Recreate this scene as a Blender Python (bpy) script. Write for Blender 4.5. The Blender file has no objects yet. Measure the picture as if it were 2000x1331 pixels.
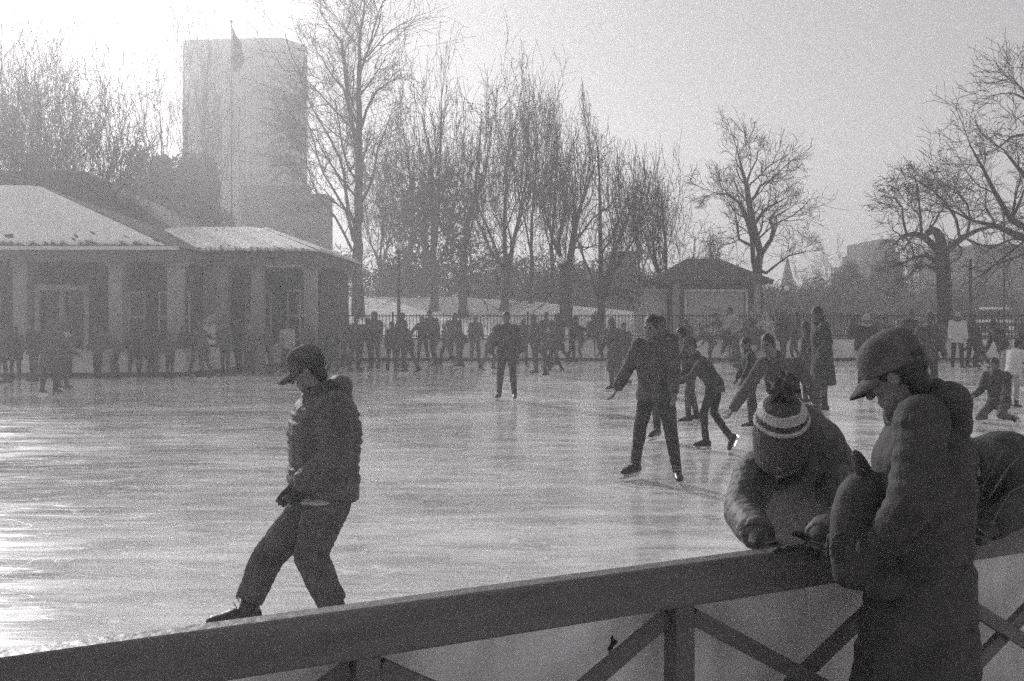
import bpy, bmesh, math, random
import numpy as np
from mathutils import Vector, Matrix
V = Vector
R = math.radians
S = bpy.context.scene
COL = S.collection
F, HZ, CH = 1944.0, 610.0, 1.8           # focal length in photo pixels, horizon row, eye height


def P(px, py, y):
    """point at ground distance y whose bearing was measured in the photograph"""
    return V(((px - 1000) / F * y, y, CH - (py - HZ) / F * y))


# ------------------------------------------------------------------ materials
def nodes(name):
    m = bpy.data.materials.new(name)
    m.use_nodes = True
    nt = m.node_tree
    b = nt.nodes['Principled BSDF']
    return m, nt, b


def grey(v):
    return (min(v * 1.02, 1), v * 0.99, v * 1.0, 1)


def mat(name, v, rough=0.85, var=0.25, scale=9.0, bump=0.15, bscale=60.0, metal=0.0, spec=0.3, stretch=(1, 1, 1)):
    m, nt, b = nodes(name)
    N = nt.nodes.new
    tc = N('ShaderNodeTexCoord'); mp = N('ShaderNodeMapping'); mp.inputs['Scale'].default_value = stretch
    nt.links.new(tc.outputs['Object'], mp.inputs[0])
    n1 = N('ShaderNodeTexNoise'); n1.inputs['Scale'].default_value = scale; n1.inputs['Detail'].default_value = 5
    nt.links.new(mp.outputs[0], n1.inputs['Vector'])
    cr = N('ShaderNodeValToRGB')
    cr.color_ramp.elements[0].position = 0.3; cr.color_ramp.elements[1].position = 0.7
    cr.color_ramp.elements[0].color = grey(v * (1 - var)); cr.color_ramp.elements[1].color = grey(min(v * (1 + var), .95))
    nt.links.new(n1.outputs[0], cr.inputs[0]); nt.links.new(cr.outputs[0], b.inputs['Base Color'])
    b.inputs['Roughness'].default_value = rough
    b.inputs['Metallic'].default_value = metal
    b.inputs['Specular IOR Level'].default_value = spec
    if bump:
        n2 = N('ShaderNodeTexNoise'); n2.inputs['Scale'].default_value = bscale; n2.inputs['Detail'].default_value = 4
        nt.links.new(mp.outputs[0], n2.inputs['Vector'])
        bp = N('ShaderNodeBump'); bp.inputs['Strength'].default_value = bump; bp.inputs['Distance'].default_value = 0.02
        nt.links.new(n2.outputs[0], bp.inputs['Height']); nt.links.new(bp.outputs[0], b.inputs['Normal'])
    return m


M = {}
M['skin'] = mat('skin', .17, .55, .08, 20, .03)
M['eye'] = mat('eye_dark', .02, .2, 0, 1, 0, spec=.6)
M['hair'] = mat('dark_hair', .022, .5, .4, 60, .4, 120, spec=.5)
M['hairl'] = mat('fair_hair', .12, .5, .4, 60, .4, 120, spec=.5)
M['black'] = mat('black_cloth', .055, .8, .3, 12, .25, 90)
M['dark'] = mat('dark_cloth', .095, .85, .3, 12, .25, 90)
M['mid'] = mat('grey_cloth', .10, .85, .25, 12, .25, 90)
M['denim'] = mat('denim_cloth', .065, .9, .3, 14, .3, 140)
M['light'] = mat('light_cloth', .36, .85, .15, 12, .25, 90)
M['white'] = mat('white_cloth', .62, .85, .10, 12, .25, 90)
M['nylon'] = mat('dark_nylon', .085, .65, .25, 8, .35, 35, spec=.5)
M['knit'] = mat('grey_knit', .11, .95, .25, 60, .6, 160)
M['knitl'] = mat('pale_knit', .55, .95, .15, 60, .6, 160)
M['boot'] = mat('boot_leather', .025, .4, .3, 20, .15, 50, spec=.5)
M['bootw'] = mat('white_boot_leather', .5, .4, .2, 20, .15, 50, spec=.5)
M['steel'] = mat('blade_steel', .6, .22, .1, 30, .05, 40, metal=1.0)
M['wood'] = mat('painted_rail_wood', .12, .5, .22, 3.5, .35, 26, stretch=(1, 1, 7), spec=.5)
M['board'] = mat('white_board', .74, .5, .25, 5, .05, 20, stretch=(1, 1, .35))
M['boardfar'] = mat('scuffed_white_board', .75, .5, .22, 2.0, .05, 20)
M['iron'] = mat('black_iron', .02, .5, .2, 20, .1)
M['bark'] = mat('grey_bark', .06, .95, .35, 5, .6, 14, stretch=(3, 3, .6))
M['twig'] = mat('twig_bark', .06, .95, .3, 5, 0)
M['snow'] = mat('snow', .80, .7, .05, 1.5, .5, 5)
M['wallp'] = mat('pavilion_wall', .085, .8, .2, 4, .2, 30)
M['brick'] = mat('old_brick', .15, .9, .3, 3, .3, 30)
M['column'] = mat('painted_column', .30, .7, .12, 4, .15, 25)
M['frame'] = mat('painted_frame', .66, .6, .1, 6, .1)
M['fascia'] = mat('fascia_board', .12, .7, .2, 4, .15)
M['slate'] = mat('dark_slate_roof', .09, .75, .3, 8, .5, 18, stretch=(1, 1, 5))
M['shutter'] = mat('roller_shutter', .44, .6, .1, 4, .1)
M['glass'] = mat('dark_glass', .02, .08, .1, 2, 0, spec=.7)
M['lamp'] = mat('opal_lamp_glass', .75, .3, .05, 5, 0)
M['concrete'] = mat('concrete', .30, .9, .15, .6, .2, 10)
M['far'] = mat('weathered_masonry', .06, .9, .25, .5, .2, 8)
M['deck'] = mat('concrete_deck', .25, .9, .2, 3, .3, 25)
M['paint'] = mat('truck_paint', .03, .3, .1, 4, 0, spec=.6)
M['tyre'] = mat('tyre_rubber', .02, .9, .2, 20, .2)
M['leaf'] = mat('evergreen_leaf', .035, .8, .5, 3, 0)
M['stick'] = mat('dark_sticker', .03, .5, .1, 20, 0)
M['flag'] = mat('flag_cloth', .06, .9, .3, 2, .2, 10)


# ------------------------------------------------------------------ helpers
def tag(o, label=None, cat=None, group=None, kind=None):
    if label: o['label'] = label
    if cat: o['category'] = cat
    if group: o['group'] = group
    if kind: o['kind'] = kind
    return o


def empty(name, loc, rz=0.0):
    o = bpy.data.objects.new(name, None)
    o.location = loc; o.rotation_euler = (0, 0, rz); o.empty_display_size = .3
    COL.objects.link(o)
    return o


def mobj(name, me, m, parent=None):
    o = bpy.data.objects.new(name, me)
    if m is not None and not me.materials: me.materials.append(m)
    COL.objects.link(o)
    if parent: o.parent = parent
    return o


def obj(name, bm, m, parent=None, smooth=False):
    me = bpy.data.meshes.new(name)
    bmesh.ops.recalc_face_normals(bm, faces=bm.faces)
    bm.to_mesh(me); bm.free()
    if smooth:
        for p in me.polygons: p.use_smooth = True
    return mobj(name, me, m, parent)


def NB(): return bmesh.new()


def bx(bm, x0, x1, y0, y1, z0, z1, mtx=None, bev=0.0):
    vs = [V((x, y, z)) for x in (x0, x1) for y in (y0, y1) for z in (z0, z1)]
    if mtx: vs = [mtx @ v for v in vs]
    b = [bm.verts.new(v) for v in vs]
    fs = []
    for f in ((0, 1, 3, 2), (4, 6, 7, 5), (0, 4, 5, 1), (2, 3, 7, 6), (0, 2, 6, 4), (1, 5, 7, 3)):
        fs.append(bm.faces.new([b[i] for i in f]))
    if bev:
        es = list({e for f in fs for e in f.edges})
        bmesh.ops.bevel(bm, geom=es, offset=bev, segments=2, profile=.5, affect='EDGES')


def prism(bm, pts, z0, z1):
    a = [bm.verts.new((x, y, z0)) for x, y in pts]
    b = [bm.verts.new((x, y, z1)) for x, y in pts]
    n = len(pts)
    bm.faces.new(a[::-1]); bm.faces.new(b)
    for i in range(n):
        bm.faces.new((a[i], a[(i + 1) % n], b[(i + 1) % n], b[i]))


def poly(bm, pts):
    return bm.faces.new([bm.verts.new(p) for p in pts])


def beam(bm, a, b, w, h, up=V((0, 0, 1)), bev=0.0):
    a, b = V(a), V(b)
    d = (b - a); L = d.length; d.normalize()
    s = d.cross(up).normalized(); u = s.cross(d)
    mt = Matrix(((s.x, d.x, u.x, a.x), (s.y, d.y, u.y, a.y), (s.z, d.z, u.z, a.z), (0, 0, 0, 1)))
    bx(bm, -w / 2, w / 2, 0, L, -h / 2, h / 2, mt, bev)


def basis(d, side=None):
    d = d.normalized()
    if side is None or abs(d.dot(side.normalized())) > .97:
        side = V((1, 0, 0)) if abs(d.x) < .8 else V((0, 1, 0))
    u = (side - d * side.dot(d)).normalized()
    return d, u, d.cross(u)


def rings(bm, rs, seg=12, closed=True):
    """rs: list of (centre, u-axis, v-axis, ru, rv)"""
    prev = None
    for c, u, v, ru, rv in rs:
        ring = [bm.verts.new(c + u * (ru * math.cos(t)) + v * (rv * math.sin(t)))
                for t in [2 * math.pi * k / seg for k in range(seg)]]
        if prev:
            for k in range(seg):
                bm.faces.new((prev[k], prev[(k + 1) % seg], ring[(k + 1) % seg], ring[k]))
        elif closed:
            bm.faces.new(ring[::-1])
        prev = ring
    if closed: bm.faces.new(prev)


def cap(bm, a, b, ra, rb, flat=1.0, side=None, r0=True, r1=True, seg=12, n=4, puff=None):
    a, b = V(a), V(b)
    L = (b - a).length
    if L < 1e-5: b = a + V((0, 0, 1e-3)); L = 1e-3
    d, u, v = basis(b - a, side)
    rs = []
    if r0:
        for t in (80, 55, 28): rs.append((a - d * ra * math.sin(R(t)), u, v, ra * math.cos(R(t)), ra * flat * math.cos(R(t))))
    if puff: n = puff[0] * 6
    for i in range(n + 1):
        f = i / n
        r = ra + (rb - ra) * f
        if puff: r *= 1 + puff[1] * (abs(math.sin(math.pi * f * puff[0])) ** .6 - .6)
        rs.append((a + (b - a) * f, u, v, r, r * flat))
    if r1:
        for t in (28, 55, 80): rs.append((b + d * rb * math.sin(R(t)), u, v, rb * math.cos(R(t)), rb * flat * math.cos(R(t))))
    rings(bm, rs, seg)


def ell(bm, c, rx, ry, rz, ax=V((1, 0, 0)), ay=V((0, 1, 0)), az=V((0, 0, 1)), seg=14, n=8):
    rs = []
    for i in range(n + 1):
        t = -math.pi / 2 * .97 + math.pi * .97 * i / n
        rs.append((V(c) + az * (rz * math.sin(t)), ax, ay, rx * math.cos(t), ry * math.cos(t)))
    rings(bm, rs, seg)


PENDING = []


def remesh(name, bm, m, parent, voxel, smooth=4, post=None):
    """one continuous surface out of overlapping closed shapes; evaluated together at the end"""
    bmesh.ops.recalc_face_normals(bm, faces=bm.faces)
    me = bpy.data.meshes.new(name)
    bm.to_mesh(me); bm.free()
    o = bpy.data.objects.new(name, me)
    COL.objects.link(o)
    if parent: o.parent = parent
    md = o.modifiers.new('r', 'REMESH'); md.mode = 'VOXEL'; md.voxel_size = voxel
    if smooth:
        ms = o.modifiers.new('s', 'SMOOTH'); ms.factor = .5; ms.iterations = smooth
    PENDING.append((o, m, post))
    return o


def flush():
    dg = bpy.context.evaluated_depsgraph_get()
    out = []
    for o, m, post in PENDING:
        me = bpy.data.meshes.new_from_object(o.evaluated_get(dg))
        out.append(me)
    for (o, m, post), me in zip(PENDING, out):
        old = o.data
        o.modifiers.clear(); o.data = me
        bpy.data.meshes.remove(old)
        me.materials.clear()
        for q in (m if isinstance(m, (list, tuple)) else [m]): me.materials.append(q)
        me.polygons.foreach_set('use_smooth', [True] * len(me.polygons))
        if post: post(me)
    PENDING.clear()
# ------------------------------------------------------------------ people
def dvec(f, a, sg=0):
    f, a = R(f), R(a)
    return V((sg * math.sin(a), math.sin(f) * math.cos(a), -math.cos(f) * math.cos(a)))


def fk(s=1.0, lean=4, side=0, tw=0, L=(0, 3), Rr=(0, 3), kl=4, kr=4, aL=(0, 8), aR=(0, 8), eL=15, eR=15,
       head=(8, 0), ankle=.15, toe=8, fpL=0, fpR=0, inL=0, inR=0):
    """joint positions of a figure facing +Y; angles in degrees"""
    J = {}
    T = V((math.sin(R(side)), math.sin(R(lean)) * math.cos(R(side)), math.cos(R(lean)) * math.cos(R(side))))
    Rt = V((math.cos(R(tw)), math.sin(R(tw)), 0))
    pel = V((0, 0, 0))
    for k, sg, hf_, kn, fp in (('L', -1, L, kl, fpL), ('R', 1, Rr, kr, fpR)):
        hip = pel + V((sg * .09 * s, 0, -.02 * s))
        kne = hip + dvec(hf_[0], hf_[1], sg) * .43 * s
        ank = kne + dvec(hf_[0] - kn, hf_[1] * .8, sg) * .41 * s
        J['hip' + k], J['kn' + k], J['an' + k] = hip, kne, ank
        J['ft' + k] = V((sg * math.sin(R(toe)), math.cos(R(toe)) * math.cos(R(fp)), math.sin(R(fp)))).normalized()
    dz = -min(J['anL'].z, J['anR'].z) + ankle * s
    pel = V((0, 0, dz))
    for k in ('hipL', 'knL', 'anL', 'hipR', 'knR', 'anR'): J[k] = J[k] + pel
    J['pel'] = pel
    J['neck'] = pel + T * .52 * s
    for k, sg, a, e, i_ in (('L', -1, aL, eL, inL), ('R', 1, aR, eR, inR)):
        sh = pel + T * .47 * s + Rt * (sg * .175 * s)
        el = sh + dvec(a[0], a[1], sg) * .285 * s
        wr = el + dvec(a[0] + e, a[1] - i_, sg) * .25 * s
        J['sh' + k], J['el' + k], J['wr' + k] = sh, el, wr
    hp, hy = R(lean * .6 + head[0]), R(head[1])
    J['hf'] = V((math.sin(hy) * math.cos(hp), math.cos(hy) * math.cos(hp), -math.sin(hp)))
    rt = V((math.cos(hy), -math.sin(hy), 0))
    J['hu'] = rt.cross(J['hf']).normalized()
    J['head'] = J['neck'] + (T * .55 + J['hu'] * .45).normalized() * .165 * s + J['hf'] * .02 * s
    return J


def hand(bm, wr, d, spread, s, curl=35, palm=None):
    d, u, v = basis(d, spread)
    k = s
    c = wr + d * .045 * k
    cap(bm, wr, wr + d * .085 * k, .026 * k, .036 * k, .42, u, seg=10)
    L = (.062, .074, .078, .068)
    for i in range(4):
        o = wr + d * .085 * k + u * ((i - 1.5) * .019 * k)
        d1 = (d * math.cos(R(curl * .5)) + v * math.sin(R(curl * .5)) + u * (i - 1.5) * .06).normalized()
        p = o + d1 * L[i] * .5 * k
        d2 = (d * math.cos(R(curl)) + v * math.sin(R(curl))).normalized()
        cap(bm, o - d * .01, p, .0095 * k, .009 * k, seg=8, n=2)
        cap(bm, p, p + d2 * L[i] * .5 * k, .009 * k, .0075 * k, seg=8, n=2)
    o = wr + d * .025 * k - u * .03 * k
    p = o + (d * .6 - u * .6 + v * .35).normalized() * .045 * k
    cap(bm, wr + d * .03 * k, o, .014 * k, .012 * k, seg=8, n=2)
    cap(bm, o, p, .012 * k, .0105 * k, seg=8, n=2)
    cap(bm, p, p + (d * .85 - u * .2 + v * .4).normalized() * .032 * k, .0105 * k, .0085 * k, seg=8, n=2)


from mathutils import noise as mnoise


def folds(amp, fq, seed):
    """creases and slack of cloth pushed into the surface"""
    off = V((seed * 1.7, seed * .9, seed * 2.3))

    def post(me):
        n = len(me.vertices)
        co = np.empty(n * 3, np.float32); nr = np.empty(n * 3, np.float32)
        me.vertices.foreach_get('co', co); me.vertex_normals.foreach_get('vector', nr)
        d = np.empty(n, np.float32)
        for i in range(n):
            q = V(co[i * 3:i * 3 + 3].tolist()) * fq + off
            a = mnoise.noise(q) * .8 + (.5 - abs(mnoise.noise(V((q.x * 1.6, q.y * 1.6, q.z * 4.2))))) * .7 + mnoise.noise(q * 3.1) * .25
            d[i] = a * amp
        me.vertices.foreach_set('co', co + nr * np.repeat(d, 3)); me.update()
    return post


SEED = [0]


def build(root, J, s, O):
    SEED[0] += 1
    fa = (.010 if O.get('near') else .012) * O.get('crease', 1.0)
    near = O.get('near', False)
    vx = (.0065 if near else .0125) * max(s, .8)
    vc = (.0085 if near else .016) * max(s, .8)
    hf, hu = J['hf'].normalized(), J['hu'].normalized()
    hr = hf.cross(hu).normalized()
    H = J['head']
    rt = (J['shR'] - J['shL']).normalized()
    T = (J['neck'] - J['pel']).normalized()
    fw = rt.cross(T) * -1
    fw = T.cross(rt).normalized()
    # ---- the body, one continuous surface
    bm = NB()
    sp = [(J['pel'] - T * .09 * s, .13, .10), (J['pel'], .158, .108), (J['pel'] + T * .14 * s, .135, .098),
          (J['pel'] + T * .32 * s, .155, .108), (J['pel'] + T * .44 * s, .150, .092), (J['neck'] - T * .02 * s, .075, .06)]
    rings(bm, [(c, rt, fw, a * s, b * s) for c, a, b in sp], 14)
    cap(bm, J['neck'] - T * .03 * s, H - hu * .05 * s, .058 * s, .054 * s)
    ell(bm, H + hu * .02 * s - hf * .008 * s, .075 * s, .096 * s, .098 * s, hr, hf, hu)
    ell(bm, H - hu * .055 * s + hf * .022 * s, .056 * s, .066 * s, .066 * s, hr, hf, hu)
    ell(bm, H - hu * .098 * s + hf * .062 * s, .022 * s, .022 * s, .018 * s, hr, hf, hu)
    cap(bm, H + hf * .084 * s + hu * .012 * s, H + hf * .108 * s - hu * .028 * s, .010 * s, .015 * s)
    ell(bm, H + hf * .078 * s + hu * .028 * s, .05 * s, .018 * s, .011 * s, hr, hf, hu)
    ell(bm, H + hf * .082 * s - hu * .060 * s, .024 * s, .012 * s, .007 * s, hr, hf, hu)
    ell(bm, H + hf * .080 * s - hu * .072 * s, .021 * s, .012 * s, .008 * s, hr, hf, hu)
    for sg in (-1, 1):
        ell(bm, H + hr * sg * .077 * s - hf * .012 * s - hu * .02 * s, .008 * s, .017 * s, .027 * s, hr, hf, hu)
        ell(bm, H + hr * sg * .042 * s + hf * .052 * s - hu * .022 * s, .026 * s, .024 * s, .022 * s, hr, hf, hu)
    for k in 'LR':
        cap(bm, J['sh' + k], J['el' + k], .054 * s, .041 * s)
        cap(bm, J['el' + k], J['wr' + k], .041 * s, .027 * s)
        d = (J['wr' + k] - J['el' + k]).normalized()
        if 'hd' + k in J: d = J['hd' + k].normalized()
        sp_ = J.get('hs' + k, fw if abs(d.dot(fw)) < .9 else T)
        hand(bm, J['wr' + k] - d * .01 * s, d, sp_, s * (.62 if O.get('glove') else 1), O.get('curl', 35))
        cap(bm, J['hip' + k], J['kn' + k], .083 * s, .055 * s)
        cap(bm, J['kn' + k], J['an' + k], .056 * s, .038 * s)
        f = J['ft' + k].normalized()
        dn = (J['an' + k] - J['kn' + k]).normalized()
        dn = (dn - f * dn.dot(f)).normalized()
        cap(bm, J['an' + k] + dn * .03 * s - f * .03 * s, J['an' + k] + dn * .05 * s + f * .13 * s, .034 * s, .026 * s)
    skin = O.get('skin', M['skin'])
    if O.get('glove'):
        pass
    eyec = [H + hr * sg * .032 * s + hf * .083 * s + hu * .008 * s for sg in (-1, 1)]

    def post(me):
        for v in me.vertices:
            for e in eyec:
                q = (v.co - e).length
                if q < .022 * s: v.co -= hf * (.008 * s * (1 - q / (.022 * s)))
    remesh('body', bm, skin, root, vx, 3, post)
    if near:
        for e in eyec:
            b2 = NB(); ell(b2, e - hf * .008 * s, .011 * s, .011 * s, .011 * s); obj('eye', b2, M['eye'], root, True)
    # ---- gloves
    if O.get('glove'):
        for k in 'LR':
            b2 = NB(); d = (J['wr' + k] - J['el' + k]).normalized()
            if 'hd' + k in J: d = J['hd' + k].normalized()
            sp_ = J.get('hs' + k, fw if abs(d.dot(fw)) < .9 else T)
            w = J['wr' + k]
            hand(b2, w - d * .012 * s, d, sp_, s * 1.16, O.get('curl', 35))
            cap(b2, w - d * .05 * s, w + d * .02 * s, .040 * s, .036 * s)
            remesh('glove', b2, O['glove'], root, vx, 2)
    # ---- trousers
    tm, lo = O.get('trousers', (M['black'], 1.0))
    b2 = NB()
    rings(b2, [(c, rt, fw, a * s * lo, b * s * lo) for c, a, b in
               ((J['pel'] - T * .12 * s, .10, .09), (J['pel'] - T * .05 * s, .168, .125), (J['pel'] + T * .06 * s, .165, .12),
                (J['pel'] + T * .15 * s, .15, .112))], 16)
    for k in 'LR':
        hp, kn, an = J['hip' + k], J['kn' + k], J['an' + k]
        cap(b2, hp, kn, .098 * s * lo, .066 * s * lo)
        e = kn + (an - kn) * O.get('tlen', .86 if O.get('foot', 'skate').startswith('skate') else .95)
        mid = kn + (an - kn) * .3
        cap(b2, kn, mid, .067 * s * lo, .066 * s * lo, r1=False)
        cap(b2, mid, e, .066 * s * lo, .052 * s * lo * O.get('flare', .92), r0=False, r1=False)
    remesh('trousers', b2, tm, root, vc, 3, folds(fa, 8, SEED[0]))
    # ---- footwear
    kind = O.get('foot', 'skate')
    for k in 'LR':
        f = J['ft' + k].normalized(); an = J['an' + k]; kn = J['kn' + k]
        up = (kn - an).normalized(); up = (up - f * up.dot(f)).normalized()
        sd = f.cross(up)
        b2 = NB(); q = s * 1.08
        hi = .15 if kind.startswith('skate') else .06
        cap(b2, an + (kn - an).normalized() * hi * q, an - up * .02 * q - f * .012 * q, .056 * q, .05 * q, r0=False)
        rings(b2, [(an - f * .085 * q - up * .05 * q, sd, up, .018 * q, .02 * q), (an - f * .075 * q - up * .045 * q, sd, up, .036 * q, .042 * q),
                   (an - f * .02 * q - up * .045 * q, sd, up, .043 * q, .05 * q), (an + f * .06 * q - up * .045 * q, sd, up, .043 * q, .046 * q),
                   (an + f * .12 * q - up * .055 * q, sd, up, .045 * q, .034 * q), (an + f * .17 * q - up * .06 * q, sd, up, .036 * q, .026 * q),
                   (an + f * .19 * q - up * .064 * q, sd, up, .014 * q, .012 * q)], 14)
        sk = remesh('skate' if kind.startswith('skate') else 'shoe', b2, M['bootw'] if kind == 'skatew' else M['boot'], root, vx * 1.1, 2)
        if kind.startswith('skate'):
            b3 = NB()
            o = an - up * .09 * q
            mt = Matrix(((f.x, sd.x, up.x, o.x), (f.y, sd.y, up.y, o.y), (f.z, sd.z, up.z, o.z), (0, 0, 0, 1)))
            bx(b3, -.085 * q, .18 * q, -.030 * q, .030 * q, -.006 * q, .012 * q, mt)
            bx(b3, -.10 * q, .20 * q, -.0035 * q, .0035 * q, -.05 * q, -.028 * q, mt)
            for x0, x1 in ((-.07, -.02), (.07, .14)):
                bx(b3, x0 * q, x1 * q, -.010 * q, .010 * q, -.03 * q, -.004 * q, mt)
            obj('blade', b3, M['steel'], sk)
            if near:
                b4 = NB()
                for i in range(5):
                    z = .03 * i - .02
                    cap(b4, an + f * (.062 - .010 * i) * q + up * z * q - sd * .03 * q, an + f * (.068 - .010 * i) * q + up * (z + .012) * q + sd * .03 * q, .0045 * q, .0045 * q, seg=6, n=1)
                obj('laces', b4, M['light'], sk)
    # ---- jacket or coat
    jm, hem, bulk, puff = O.get('jacket', (M['dark'], .10, 1.0, None))
    b2 = NB()
    ld = ((J['knL'] - J['hipL']).normalized() + (J['knR'] - J['hipR']).normalized()) * .5
    dd = (ld * .65 - T * .35).normalized()
    hl = hem * s
    rs = []
    n = 26
    tot = .52 * s + hl
    for i in range(n + 1):
        f = i / n
        x = f * tot - hl                      # along the spine from hem to neck
        c = J['pel'] + (T * x if x > 0 else dd * -x)
        if x <= 0:
            g = -x / max(hl, 1e-3)
            a, b = .178 + .03 * g * min(hem / .3, 1.6), .142 + .025 * g * min(hem / .3, 1.6)
        else:
            g = x / (.52 * s)
            xs = (0, .25, .55, .8, .93, 1.0); ws = (.178, .168, .188, .182, .125, .075); ds = (.142, .132, .145, .125, .095, .078)
            a, b = float(np.interp(g, xs, ws)), float(np.interp(g, xs, ds))
        kf = bulk
        if puff: kf *= 1 + puff[1] * (abs(math.sin(math.pi * f * puff[0])) ** .6 - .6)
        ax = T if x > 0 else -dd
        u = (rt - ax * rt.dot(ax)).normalized(); v = ax.cross(u)
        rs.append((c, u, v, a * s * kf, b * s * kf))
    rings(b2, rs, 18)
    for k in 'LR':
        sh, el, wr = J['sh' + k], J['el' + k], J['wr' + k]
        pf = (max(3, puff[0] // 2), puff[1] * 1.2) if puff else None
        ell(b2, sh - T * .01 * s, .075 * s * bulk, .075 * s * bulk, .078 * s * bulk)
        cap(b2, sh, el, .073 * s * bulk, .060 * s * bulk, puff=pf)
        cap(b2, el, el + (wr - el) * .98, .061 * s * bulk, .047 * s * bulk, r1=False, puff=pf)
        cap(b2, J['neck'] - T * .07 * s, sh, .085 * s, .07 * s * bulk)
    cn = (H - hu * .05 * s - J['neck'])
    cap(b2, J['neck'] - T * .06 * s, J['neck'] + cn * O.get('collar', .45), .092 * s, .080 * s, r1=False)
    jk = remesh('jacket' if hem < .45 else 'coat', b2, jm, root, vc, 2 if puff else 4, folds(fa * (.8 if puff else 1.1), 6.5, SEED[0] + 50))
    # ---- head gear and hair
    def hpt(x, y, z): return H + hr * x * s + hf * y * s + hu * z * s
    hair = O.get('hair')
    if hair:
        st, hm = hair
        b2 = NB()
        ell(b2, hpt(0, -.018, .032), .083 * s, .1 * s, .1 * s, hr, hf, hu)
        if st == 'short':
            cap(b2, hpt(0, -.048, .02), hpt(0, -.052, -.055), .066 * s, .052 * s, .8, hr)
        else:
            cap(b2, hpt(0, -.05, .0), hpt(0, -.075, -.10), .078 * s, .06 * s, .7, hr)
        if st == 'long':
            b_ = J['neck'] - T * .17 * s - fw * .11 * s
            cap(b2, hpt(0, -.07, -.07), b_, .072 * s, .06 * s, .55, hr)
            for sg in (-1, 1): cap(b2, hpt(sg * .068, -.01, .02), hpt(sg * .072, -.01, -.14), .028 * s, .022 * s)
        if st == 'pony':
            cap(b2, hpt(0, -.1, .05), hpt(0, -.15, -.06), .03 * s, .028 * s)
            cap(b2, hpt(0, -.15, -.06), hpt(0, -.14, -.2), .028 * s, .012 * s)
        remesh('hair', b2, hm, root, vx * 1.2, 2)
    for hat in O.get('hats', ()):
        b2 = NB()
        if hat[0] == 'beanie':
            prof = ((-.005, 1.02), (.012, 1.06), (.04, 1.06), (.045, 1.0), (.075, .97), (.105, .84), (.13, .58), (.142, .2))
            til = (hu - hf * .12).normalized()
            rings(b2, [(hpt(0, -.004, 0) + til * (z * s), hr, hr.cross(til) * -1, .083 * k * s, .106 * k * s) for z, k in prof], 18)
            ht = remesh('beanie', b2, hat[1], root, vx, 2)
            if len(hat) > 2 and hat[2]:
                rnd = random.Random(5); b3 = NB()
                for i in range(34):
                    q = V((rnd.gauss(0, 1), rnd.gauss(0, 1), rnd.gauss(0, 1))).normalized()
                    c = hpt(0, -.02, .165)
                    cap(b3, c, c + q * .036 * s, .014 * s, .008 * s, seg=6, n=1)
                remesh('pompom', b3, hat[2], ht, vx, 0)
        elif hat[0] == 'cap':
            prof = ((.0, 1.02), (.03, 1.05), (.06, 1.0), (.09, .86), (.11, .6), (.118, .2))
            rings(b2, [(hpt(0, -.008, z + .018), hr, hf, .080 * k * s, .101 * k * s) for z, k in prof], 18)
            ht = remesh('cap', b2, hat[1], root, vx, 2)
            b3 = NB(); pv = None
            for i in range(9):
                a = R(-72 + 144 * i / 8)
                o = [hpt(.081 * math.sin(a), .088 * math.cos(a), .024 - .012 * math.sin(a) ** 2),
                     hpt(.078 * math.sin(a), .10 + .085 * math.cos(a) ** 1.2 if math.cos(a) > 0 else .1, .004 - .03 * math.sin(a) ** 2)]
                o += [p - hu * .006 * s for p in o]
                cur = [b3.verts.new(p) for p in o]
                if pv:
                    b3.faces.new((pv[0], pv[1], cur[1], cur[0])); b3.faces.new((pv[2], cur[2], cur[3], pv[3])); b3.faces.new((pv[1], pv[3], cur[3], cur[1]))
                else: b3.faces.new((cur[0], cur[1], cur[3], cur[2]))
                pv = cur
            b3.faces.new((pv[0], pv[2], pv[3], pv[1]))
            obj('brim', b3, hat[1], ht, True)
        elif hat[0] == 'hood':
            ell(b2, hpt(0, -.03, .02), .105 * s, .112 * s, .13 * s, hr, hf, hu)
            cap(b2, hpt(0, -.03, -.03), J['neck'] - T * .03 * s - fw * .02 * s, .1 * s, .105 * s)
            remesh('hood', b2, hat[1], root, vc, 3)
        elif hat[0] == 'hoodback':
            c = J['neck'] - fw * .075 * s + T * .03 * s
            ell(b2, c, .125 * s, .075 * s, .075 * s, rt, fw, T)
            ell(b2, c - T * .06 * s - fw * .02 * s, .09 * s, .055 * s, .07 * s, rt, fw, T)
            remesh('hood', b2, hat[1], root, vc, 3)
        elif hat[0] == 'scarf':
            c = J['neck'] + cn * .35
            d, u, v = basis(cn, rt)
            for i in range(16):
                a0, a1 = 2 * math.pi * i / 16, 2 * math.pi * (i + 1) / 16
                pa = c + u * math.cos(a0) * .078 * s + v * math.sin(a0) * .082 * s
                pb = c + u * math.cos(a1) * .078 * s + v * math.sin(a1) * .082 * s
                cap(b2, pa, pb, .036 * s, .036 * s, seg=8, n=1)
            remesh('scarf', b2, hat[1], root, vc, 2)
        elif hat[0] == 'hem':
            d, u, v = basis(T, rt)
            rings(b2, [(J['pel'] - T * z * s, u, v, a * s * bulk, b * s * bulk) for z, a, b in ((hem + .004, .150, .126), (hem + .03, .165, .139), (hem + .045, .150, .126))], 20)
            remesh('shirt_hem', b2, hat[1], root, vx, 1)
        elif hat[0] == 'pack':
            c = J['pel'] + T * .30 * s - fw * .22 * s
            ell(b2, c, .15 * s, .10 * s, .22 * s, rt, fw, T)
            remesh('rucksack', b2, hat[1], root, vc, 3)
    return root


def ztop(J, O):
    e = .118
    for h in O.get('hats', ()):
        e = max(e, {'beanie': .19 if len(h) > 2 and h[2] else .14, 'hood': .15, 'cap': .135}.get(h[0], .118))
    return J['head'].z + J['hu'].z * e, e


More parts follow.
